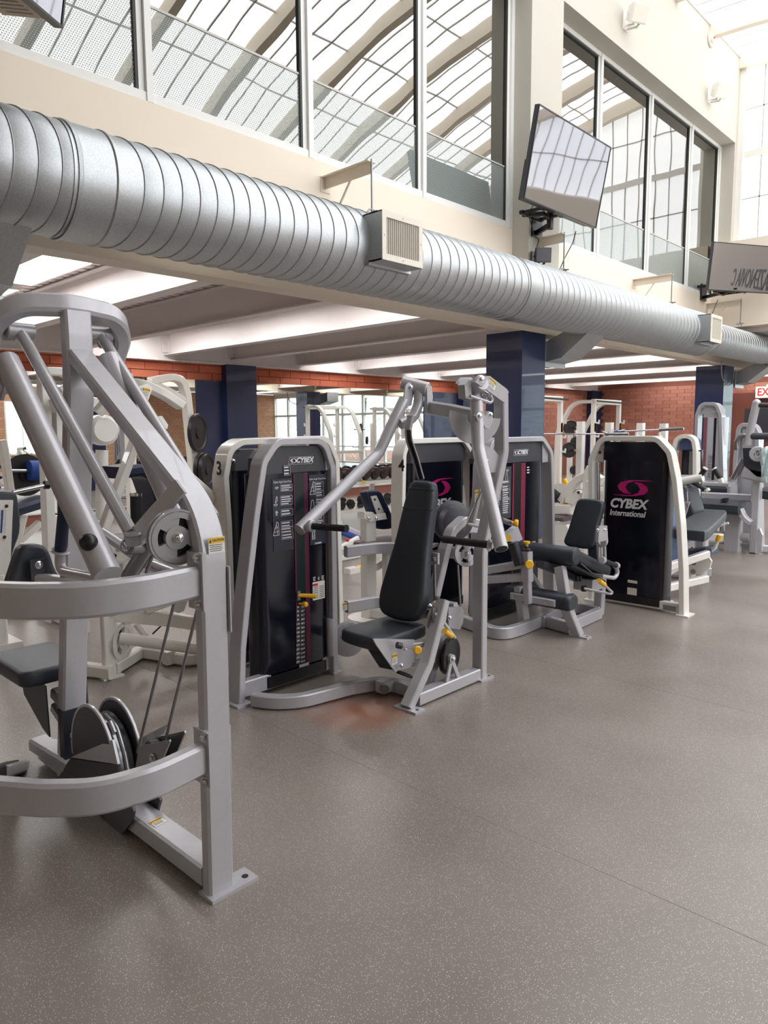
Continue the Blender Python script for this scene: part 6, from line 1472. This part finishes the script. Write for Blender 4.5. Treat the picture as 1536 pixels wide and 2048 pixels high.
def pulley_station():
    t = thing('pulldown_station', 'grey pulldown station with slanted tube and dark grip bar, cut off at right edge', 'exercise machine', (-2.66, 9.25, 0))
    S = 'silver'; y = 9.2; A = lambda u, v, yy=y: at(u, v, y=yy)
    b = at(1508, 1106, z=0)
    MB().sweep([b, V((b.x, b.y, A(1506, 955).z))], .085, .12, (0, 1, 0), ch=.008).build('post', S, t); foot_plate((b.x, b.y, 0), .17, .12, t, S, None)
    MB().sweep([V((b.x, b.y, .06)), V((b.x+.5, b.y+.25, .06))], .08, .09, (0, 0, 1)).build('base_rail', S, t)
    MB().tube([A(1513, 806), A(1494, 890)], .044, 16).build('slanted_tube', S, t); MB().ball(A(1513, 806), .046).build('tube_cap', S, t)
    MB().tube([A(1514, 810), A(1560, 812)], .03, 12).build('top_bar', 'dark_steel', t)
    MB().tube([A(1474, 900), A(1472, 882), A(1482, 871), A(1504, 872)], .03, 14, bend=.12).build('grip_bar', 'steel', t); MB().tube([A(1503, 872), A(1570, 873)], .04, 14).build('bar_sleeve', 'charcoal', t)
    o = V((0, y+.5, 0)); T = lambda u, v: (at(u, v, y=y+.5).x, at(u, v, y=y+.5).z)
    q = [T(1464, 1080), T(1470, 920), T(1476, 860), T(1482, 850), T(1506, 850), T(1513, 866), T(1518, 1080)]; q[0] = (q[0][0], 0); q[-1] = (q[-1][0], 0)
    tower(t, o, (1, 0, 0), (0, -1, 0), q, .05, .16, S, (T(1474, 1000)[0], T(1512, 1000)[0]), [T(1480, 876), T(1510, 876), T(1508, 855), T(1484, 855)], .2, 'silver', header_m='silver', bend=.12)
    MB().plate([A(u, v) for u, v in ((1488, 896), (1536, 896), (1536, 956), (1515, 952), (1490, 930))], .10, (0, 1, 0)).build('head_housing', 'dark_steel', t, smooth=False)
    MB().cyl(A(1515, 908, y-.05), A(1515, 908, y-.09), .09, 24, .01).build('head_pulley', S, t); bolt(A(1514, 908, y-.09), (0, -1, 0), .03, t)
    MB().sweep([A(1487, 918), A(1466, 958)], .05, .07, (0, 1, 0)).sweep([A(1497, 908), A(1478, 950)], .04, .06, (0, 1, 0)).build('diagonal_arm', 'steel', t)
    MB().sweep([A(1490, 945), A(1536, 955)], .1, .14, (0, 0, 1)).build('head_beam', S, t)
    MB().sweep([A(1526, 985, 9.6), A(1560, 990, 9.6)], .3, .13, (0, 0, 1), ch=.03).build('pad', 'vinyl_black', t)
    MB().plate([A(u, v, 9.05) for u, v in ((1514, 1060), (1520, 1056), (1526, 1070), (1524, 1104), (1514, 1106))], .05, (0, 1, 0)).build('gusset', S, t, smooth=False)
    # towel draped over it
    rows = []
    for i in range(9):
        v = 894+i*9; rows.append([A(1521+.9*i*(.3+.0)+j*4.5, v+j*(1.5 if i else .3)+3*math.sin(j*1.7+i*.5), y-.13+.03*math.sin(j*2.1+i)) for j in range(9)])
    vs = [p for r in rows for p in r]; fs = [(i*9+j, i*9+j+1, (i+1)*9+j+1, (i+1)*9+j) for i in range(8) for j in range(8)]
    mat('towel_cloth', srgb(206, 226, 226), .9, bump=.4, bscale=300)
    o = MB().add(vs, fs).build('towel', 'towel_cloth'); m_ = o.modifiers.new('thick', 'SOLIDIFY'); m_.thickness = .012
    tag(o, 'pale towel hanging over the grey pulldown station at the right edge', 'towel')
pulley_station()

# ================================================================== racks and benches in the far bay
def half_rack(label, pts, loc, x=-8.3):
    t = thing('squat_rack', label, 'squat rack', loc)
    W = 'white_paint'; a = lambda u, v, xx=x: at(u, v, x=xx)
    for (u, v, arc) in pts:
        top = a(u, v); b = V((top.x, top.y, 0))
        MB().sweep([b, top], .09, .10, (1, 0, 0), ch=.008).build('upright', W, t)
        rear = V((x-1.0, top.y, 0)); 
        MB().sweep([rear, V((x-.95, top.y, 1.4)), V((x-.55, top.y, top.z-.05)), V((x, top.y, top.z-.06))], .08, .12, (0, 1, 0), r=.5, n=7, ch=.01).build('curved_rear_leg', W, t)
        MB().sweep([V((x-1.05, top.y, .06)), V((x+.35, top.y, .06))], .08, .10, (0, 0, 1)).build('foot', W, t)
        for k in (1.0, 1.32, 1.64): MB().sweep([V((x+.04, top.y, k)), V((x+.14, top.y, k-.02)), V((x+.15, top.y, k+.06))], .035, .03, (0, 1, 0)).build('bar_hook', W, t)
        MB().box(V((x+.046, top.y-.04, 1.42)), V((x+.05, top.y+.04, 1.62))).build('caution_strip', 'label_yellow', t, smooth=False)
    p, q = a(*pts[0][:2]), a(*pts[-1][:2])
    MB().sweep([V((x, p.y, p.z-.06)), V((x, q.y, q.z-.06))], .08, .12, (0, 0, 1), ch=.01).build('top_beam', W, t)
    MB().tube([V((x+.12, p.y-.06, p.z-.05)), V((x+.12, q.y+.14, q.z-.07))], .02, 10).build('pull_up_bar', 'dark_steel', t)
    MB().sweep([V((x-1.0, p.y, .9)), V((x-1.0, q.y, .9))], .06, .08, (0, 0, 1)).build('rear_tie', W, t)
    return t
half_rack('white squat rack with curved rear legs, half hidden by the near blue column', [(1066, 790, 0), (1121, 793, 0)], (-8.7, 13.7, 0))
half_rack('white squat rack with curved rear legs, standing before the brown brick wall', [(1188, 798, 0), (1238, 801, 0)], (-8.7, 16.5, 0))
for (u, v, r, lb) in ((1140, 855, .17, 'black plate on the upper peg between the two squat racks'), (1137, 900, .18, 'large black plate on the lower peg between the squat racks'), (1150, 884, .12, 'small black plate behind the big ones between the squat racks'), (1148, 940, .11, 'small dark plate low between the two squat racks')):
    tag(weight_plate(at(u, v, x=-8.5), (.8, -.6, 0), r, .06).build('weight_plate', 'iron', None), lb, 'weight plate')
t = thing('plate_tree', 'white plate tree with short pegs between the squat racks', 'plate rack', (-8.6, at(1141, 900, x=-8.6).y, 0))
_p = at(1144, 880, x=-8.6)
MB().sweep([V((_p.x-.05, _p.y, 0)), V((_p.x-.05, _p.y, 1.7))], .09, .12, (1, 0, 0)).build('post', 'white_paint', t)
MB().box((_p.x-.4, _p.y-.3, 0), (_p.x+.25, _p.y+.3, .07)).build('base', 'white_paint', t, smooth=False)
for u, v in ((1140, 855), (1137, 900), (1148, 940)): q = at(u, v, x=-8.55); MB().tube([q, q+V((.28, -.2, 0))], .025, 10).build('peg', 'chrome', t)

def bench(label, us, y, ubar, loc):
    t = thing('press_bench', label, 'bench', loc)
    W = 'white_paint'; tops = [at(u, v, y=y) for u, v in us]
    for p in tops:
        MB().sweep([V((p.x, p.y, 0)), p], .115, .115, (0, 1, 0), ch=.01).build('upright', W, t)
        MB().sweep([V((p.x, p.y-.5, .05)), V((p.x, p.y+.35, .05))], .09, .09, (0, 0, 1)).build('foot', W, t)
        MB().sweep([V((p.x, p.y-.06, p.z-.22)), V((p.x, p.y-.16, p.z-.23)), V((p.x, p.y-.17, p.z-.15))], .05, .03, (1, 0, 0)).build('bar_cup', W, t)
    m_ = (tops[0]+tops[-1])/2
    MB().sweep([V((tops[0].x, y, .4)), V((tops[-1].x, y, .4))], .06, .09, (0, 0, 1)).build('tie_beam', W, t)
    MB().pad(rrect(.28, 1.15, .05), (m_.x, y-.75, .43), (1, 0, 0), (0, 1, 0), (0, 0, 1), .07, .02).build('bench_pad', 'vinyl_navy', t)
    MB().sweep([V((m_.x, y-1.3, .34)), V((m_.x, y, .34))], .07, .09, (0, 0, 1)).sweep([V((m_.x, y-1.2, .0)), V((m_.x, y-1.2, .34))], .07, .07, (0, 1, 0)).build('bench_frame', W, t)
    return tops
tp = bench('white press bench with two square uprights, left of the pink-swirl tower top', [(1162, 843), (1219, 845)], 11.5, None, (-5.9, 11.2, 0))
def barbell(c, d, L, label):
    d = V(d).normalized(); t = thing('barbell', label, 'barbell', V(c))
    MB().tube([V(c)-d*L/2, V(c)+d*L/2], .014, 10).build('shaft', 'chrome', t)
    for s in (-1, 1):
        e = V(c)+d*(s*L/2); MB().cyl(e, e+d*s*.38, .025, 14).build('sleeve', 'steel', t); MB().cyl(e-d*s*.01, e+d*s*.03, .036, 14).build('collar', 'steel', t)
    return t
_a, _b = at(1092, 868, y=11.33), at(1198, 868, y=11.33)
barbell((_a+_b)/2, _b-_a, 1.3, 'steel barbell lying across the uprights of the left press bench')
tag(MB().lathe(at(1228, 868, y=11.6), (1, 0, 0), [(0, .02), (.01, .05), (.05, .06), (.09, .05), (.1, .02)], 16).build('collar_clamp', 'blue_foam'), 'blue foam collar on the end of the bar behind the pink-swirl tower', 'collar')
tp2 = bench('white press bench with two square uprights, above the right side of the pink-swirl tower', [(1282, 846), (1328, 847)], 11.9, None, (-4.95, 11.6, 0))
_a, _b = at(1262, 862, y=11.7), at(1306, 860, y=11.7)
barbell((_a+_b)/2, _b-_a, .62, 'dark barbell lying across the uprights of the right press bench')
for u in (1247, 1310):
    pass

# ================================================================== dumbbell rack before the mirrors
RXD = -8.6
def dumbbell(r, L, m):
    t = thing('dumbbell', 'x', 'dumbbell', (0, 0, 0)); h = L/2
    MB().tube([(-h*.5, 0, 0), (h*.5, 0, 0)], .017, 10).build('handle', 'chrome', t)
    for s in (-1, 1): MB().lathe((s*h*.42, 0, 0), (s, 0, 0), [(0, r*.5), (.0, r*.92), (.012, r), (h*.5-.012, r), (h*.5, r*.92), (h*.5, r*.45), (h*.5+.014, r*.40), (h*.5+.014, .002)], 20).build('head', m, t)
    return t
def copy_thing(o, loc, rz, label, group):
    c = o.copy(); COL.objects.link(c); c.location = loc; c.rotation_euler = (0, .12, rz); c['label'] = label; c['group'] = group
    for ch in o.children:
        d = ch.copy(); COL.objects.link(d); d.parent = c
t = thing('dumbbell_rack', 'long white dumbbell rack with two sloped shelves in front of the mirrors', 'rack', (RXD, 8.9, 0))
Y0, Y1 = 7.5, 10.3
for z, x, nm in ((.70, RXD, 'upper_shelf'), (.26, RXD+.10, 'lower_shelf')):
    MB().plate([V((x-.17, Y0, z-.02)), V((x+.17, Y0, z-.07)), V((x+.17, Y1, z-.07)), V((x-.17, Y1, z-.02))], .05).build(nm, 'white_paint', t, smooth=False)
ys = [Y0+.1+.215*i for i in range(13)]
sad = MB()
for z, x in ((.70, RXD), (.26, RXD+.10)):
    for y in ys:
        for dx in (-.10, .11): MB().sweep([V((x+dx, y-.07, z+.035)), V((x+dx, y-.03, z-.005)), V((x+dx, y+.03, z-.005)), V((x+dx, y+.07, z+.035))], .05, .014, (1, 0, 0)).build('saddle', 'rubber', t)
for y in (Y0+.2, (Y0+Y1)/2, Y1-.2):
    MB().sweep([V((RXD-.35, y, 0)), V((RXD-.2, y, .35)), V((RXD-.15, y, .66))], .06, .09, (0, 1, 0), r=.2).build('upright', 'white_paint', t)
    MB().sweep([V((RXD-.4, y, .04)), V((RXD+.32, y, .04))], .07, .07, (0, 0, 1)).build('foot', 'white_paint', t)
    MB().sweep([V((RXD-.28, y, .2)), V((RXD+.06, y, .22))], .05, .06, (0, 0, 1)).build('arm', 'white_paint', t)
for y in (8.35, 9.15, 9.6): MB().box((RXD+.175, y-.04, .62), (RXD+.18, y+.04, .67)).build('weight_tag', 'label_yellow', t, smooth=False)
big = dumbbell(.098, .36, 'iron_brown'); sml = dumbbell(.068, .28, 'iron')
ords = ['first', 'second', 'third', 'fourth', 'fifth', 'sixth', 'seventh', 'eighth', 'ninth', 'tenth', 'eleventh', 'twelfth', 'thirteenth', 'fourteenth']
for i, y in enumerate(ys):
    copy_thing(big, (RXD+.0, y, .80), random.uniform(-.03, .03), 'big dark dumbbell, %s from the left on the upper shelf of the white rack' % ords[i], 'dumbbells on the upper shelf')
for i, y in enumerate(ys[:11]):
    if i in (3, 8): continue
    copy_thing(sml, (RXD+.10, y, .33), random.uniform(-.05, .05), 'small dark dumbbell at the %s saddle from the left on the lower shelf' % ords[i], 'dumbbells on the lower shelf')
for o in (big, sml):
    for ch in list(o.children): bpy.data.objects.remove(ch)
    bpy.data.objects.remove(o)
# incline bench, pale top with blue side
t = thing('incline_bench', 'pale lavender incline bench with bright blue edge, between the dumbbell rack and the curl pad', 'bench', (-5.9, 5.9, 0))
mat('vinyl_lavender', srgb(190, 182, 204), .5, bump=.2, bscale=700); mat('vinyl_blue', srgb(40, 72, 160), .4)
_p, _q = at(640, 1036, x=-6.0), at(722, 1070, x=-5.9)
_u = (_q-_p).normalized(); _n = V((0, 0, 1)); _s = _u.cross(_n).normalized(); _n = _s.cross(_u)
MB().pad(rrect((_q-_p).length, .44, .03), (_p+_q)/2-_s*.16, _u, _s, _n, .06, .015).build('pad_top', 'vinyl_lavender', t)
MB().pad(rrect((_q-_p).length, .44, .03), (_p+_q)/2-_s*.16-_n*.055, _u, _s, _n, .05, .012).build('pad_side', 'vinyl_blue', t)
MB().sweep([_p-_n*.1-_s*.1, _q-_n*.1-_s*.1], .06, .06, (0, 0, 1)).build('spine', 'white_paint', t)
for p in (_p+_u*.2, _q-_u*.1): p = p-_n*.1-_s*.1; MB().sweep([p, V((p.x, p.y, 0.03))], .06, .07, (0, 1, 0)).sweep([V((p.x-.0, p.y-.25, .03)), V((p.x, p.y+.25, .03))], .06, .06, (0, 0, 1)).build('leg', 'white_paint', t)
_k = at(695, 1080, x=-5.6); MB().ball(_k, .02).build('pop_pin', 'red_print', t)
MB().sweep([at(680, 1096, x=-5.6), at(716, 1076, x=-5.6)], .05, .05, (0, 0, 1)).build('adjust_arm', 'white_paint', t)

# ================================================================== televisions
def television(tl, tr, bl, br, label, name, arm_to, deep=.08, bm='charcoal'):
    tl, tr, bl, br = (V(p) for p in (tl, tr, bl, br)); c = (tl+tr+bl+br)/4
    ux = ((tr-tl)+(br-bl)).normalized(); uy = ((tl-bl)+(tr-br)); uy = (uy-ux*uy.dot(ux)).normalized(); un = ux.cross(uy)
    w_, h_ = ((tr-tl).length+(br-bl).length)/2, ((tl-bl).length+(tr-br).length)/2
    t = thing('television', label, 'television', c)
    MB().cbox(c-un*.03, (w_, h_, .05), ux, uy).build('housing', 'charcoal', t, smooth=False)
    f = MB(); e = .014
    for s in (-1, 1): f.cbox(c+uy*s*(h_/2-e/2), (w_, e, .012), ux, uy); f.cbox(c+ux*s*(w_/2-e/2), (e, h_-2*e, .012), ux, uy)
    f.build('bezel', 'black_plastic', t, smooth=False)
    MB().cbox(c-un*.002, (w_-2*e, h_-2*e, .006), ux, uy).build('screen', 'tv_screen', t, smooth=False)
    MB().cbox(c-uy*h_*.27-un*(.05+deep/2), (w_*.9, h_*.44, deep), ux, uy).build('rear_bulge', bm, t, smooth=False)
    g = MB()
    for i in range(24): g.cbox(c-uy*(h_*.4905)-un*(.05+deep/2)+ux*(w_*(.42-.028*i)), (.012, .002, deep*.6), ux, uy)
    g.build('vent_slots', 'black_plastic', t, smooth=False)
    # wall arm
    k = c-un*.14-uy*h_*.42; a = V(arm_to)
    MB().cbox(k, (.55, .05, .03), ux, uy).build('mount_rail', 'black_plastic', t, smooth=False); MB().cbox(k+uy*.32, (.55, .05, .03), ux, uy).build('mount_rail', 'black_plastic', t, smooth=False)
    for s in (-.2, .2): MB().cbox(k+ux*s+uy*.18, (.035, .5, .03), ux, uy).build('mount_arm', 'black_plastic', t, smooth=False)
    for dy in (-.2, .2): MB().box((k.x-.30, k.y+dy-.02, k.z-.05), (k.x+.08, k.y+dy+.02, k.z-.02)).build('tray_rail', 'black_plastic', t, smooth=False)
    MB().box((k.x-.32, k.y-.24, k.z-.055), (k.x-.27, k.y+.24, k.z-.015)).build('tray_rail', 'black_plastic', t, smooth=False)
    el = V(((k.x+a.x)/2+.12, (k.y+a.y)/2-.22, a.z+.06))
    MB().sweep([V((a.x, a.y, a.z)), V((k.x-.04, k.y, a.z))], .045, .06, (0, 0, 1)).build('swing_arm', 'black_plastic', t)
    MB().sweep([V((a.x, a.y-.3, a.z+.16)), el+V((0, 0, .05)), V((k.x-.04, k.y, a.z+.06))], .04, .05, (0, 0, 1)).build('swing_arm', 'black_plastic', t)
    MB().cyl(V((k.x-.04, k.y, a.z-.05)), V((k.x-.04, k.y, k.z+.02)), .04, 14).build('pivot', 'black_plastic', t)
    MB().box((a.x-.02, a.y-.12, a.z-.06), (a.x+.015, a.y+.12, a.z+.24)).build('wall_plate', 'black_plastic', t, smooth=False)
    return t, c, ux, uy, un
xt, xb = -4.40, -4.575
t2 = television(at(1078, 206, x=xt), at(1220, 294, x=xt), at(1048, 398, x=xb), at(1194, 457, x=xb), 'tilted flat television with pale reflections, on the pilaster between the upper windows', 'television', (XH+.0, 8.1, 3.93))
TV = t2[0]
MB().tube([at(1068, 410, x=-4.9), at(1056, 425, x=-4.9), at(1064, 455, x=-4.95), at(1068, 470, x=-5.0), at(1078, 480, x=-5.0), at(1072, 498, x=-5.0), at(1082, 520, x=-5.0)], .006, 6).build('cable', 'black_plastic', TV)
MB().tube([at(1152, 462, x=-4.7), at(1146, 485, x=-4.75), at(1130, 515, x=-4.7), at(1118, 542, x=-4.72)], .006, 6).build('cable', 'black_plastic', TV)
c3 = at(1424, 483, x=-4.75); dx = V((.495, .869, 0)).normalized(); b3 = at(1418.5, 580, x=-4.80)
dn = V((dx.y, -dx.x, 0)); 
t3 = television(c3, c3+dx*1.45, b3, b3+dx*1.45, 'flat television turned toward the room, cut off at the right edge', 'television', (XL+.02, 14.35, 3.95))
MB().tube([c3+dx*.3+V((-.1, 0, -.95)), c3+dx*.25+V((-.15, 0, -1.2)), c3+dx*.12+V((-.12, 0, -1.35))], .007, 6).build('cable', 'black_plastic', t3[0])
br1 = at(124, 57, x=-4.62); w1 = V((-.53, .85, 0)).normalized()*1.5; n1 = V((.85, .53, 0)).normalized()*.18
t1 = television(br1+n1+V((0, 0, .92))-w1, br1+n1+V((0, 0, .92)), br1-w1, br1, 'underside corner of a flat television hanging at the top left', 'television', (XL+.02, br1.y-.6, br1.z+.05), .30, 'bronze')

# loudspeakers on the header wall
def loudspeaker(p, label, m='white_trim', gm='grille_cream', s=1.0, fd=(.80, -.42, -.42)):
    p = V(p); t = thing('loudspeaker', label, 'loudspeaker', p)
    f = V(fd).normalized(); r = V((-fd[1], fd[0], 0)).normalized(); u = r.cross(f)*1.0; u = u if u.z > 0 else -u
    c = p+V((.20*s, -.03, 0))
    sec = [(-.13, -.10), (.13, -.10), (.13, .10), (-.13, .10)]
    MB().rings([[c+r*x*.72*s+u*z*.8*s-f*.12*s for x, z in sec], [c+r*x*s+u*z*s*1.15+f*.02*s for x, z in sec], [c+r*x*s+u*z*s*1.15+f*.07*s for x, z in sec]]).build('cabinet', m, t, smooth=False)
    MB().cbox(c+f*.073*s, (.24*s, .21*s, .008), r, u).build('grille', gm, t, smooth=False)
    MB().box(p+V((.0, -.07*s, -.14*s)), p+V((.012, .07*s, .10*s))).build('wall_plate', m, t, smooth=False)
    for sg in (-1, 1): MB().sweep([p+V((0, .05*sg*s, -.11*s)), p+V((.16*s, .05*sg*s, -.13*s)), c+r*.13*sg*s-f*.03*s], .012, .03*s, (0, 0, 1)).build('yoke', m, t)
    return t
loudspeaker(at(1250, 40, x=XH), 'white wall speaker high on the cream header, nearer of two')
loudspeaker(at(1418, 190, x=XH), 'white wall speaker high on the cream header, farther of two')
loudspeaker(at(1066, 516, x=XH)+V((.0, 0, 0)), 'small black speaker on the wall below the tilted television', 'black_plastic', 'charcoal', .75, (.75, -.6, -.05))
p = at(1420, 80, x=XH); t = thing('fire_strobe', 'round cream fire alarm strobe at the top edge of the header wall', 'alarm', p)
MB().cyl(p, p+V((.035, 0, 0)), .12, 26, .008).build('base', 'cream_steel', t); MB().lathe(p+V((.035, 0, 0)), (1, -.2, 0), [(0, .075), (.03, .07), (.05, .045)], 20).build('lens', 'grille_cream', t)
MB().box(p+V((.07, -.045, -.012)), p+V((.088, -.005, .012))).build('fire_mark', 'red_print', t, smooth=False)
# exit sign
p = at(1511, 785, y=23.0); w_ = .62; h_ = .33
t = thing('exit_sign', 'white EXIT sign with red letters above the brown far door', 'sign', p+V((w_/2, 0, 0)))
MB().box(p+V((0, .0, -h_/2)), p+V((w_, .10, h_/2))).build('case', 'label_white', t, smooth=False)
lettering('EXIT', p+V((w_/2, -.004, 0)), (1, 0, 0), (0, 0, 1), .30, 'red_print', t, bold=.006, sx=.86)
MB().box(p+V((w_/2-.05, .09, h_/2)), p+V((w_/2+.05, .13, h_/2+.06))).build('mount', 'label_white', t, smooth=False)
# college name on the spandrel, seen mirrored in the far television
tg = lettering('CAZENOVIA C', (1.0, 14.795, 4.08), (1, 0, 0), (0, 0, 1), .58, 'charcoal', ew, 'wall_lettering', depth=.004, align='RIGHT')
# thermostat and wall boxes on the mirrored column, wire loop on the far column
t = thing('thermostat', 'pair of small beige wall boxes on the far blue column', 'thermostat', (-5.19, 15.7, 1.5))
MB().box((-5.2, 15.55, 1.4), (-5.16, 15.7, 1.6)).build('case', 'grille_cream', t, smooth=False); MB().box((-5.2, 15.72, 1.4), (-5.17, 15.82, 1.55)).build('box', 'grille_cream', t, smooth=False)
q = [at(u, v, x=-5.15) for u, v in ((1443, 722), (1443, 745), (1446, 762), (1456, 771), (1465, 768), (1468, 745))]
tag(MB().tube(fillet(q, .3, 4), .012, 8).build('hanging_wire', 'steel'), 'thin looped wire hanging below the duct at the far blue column', 'wire')
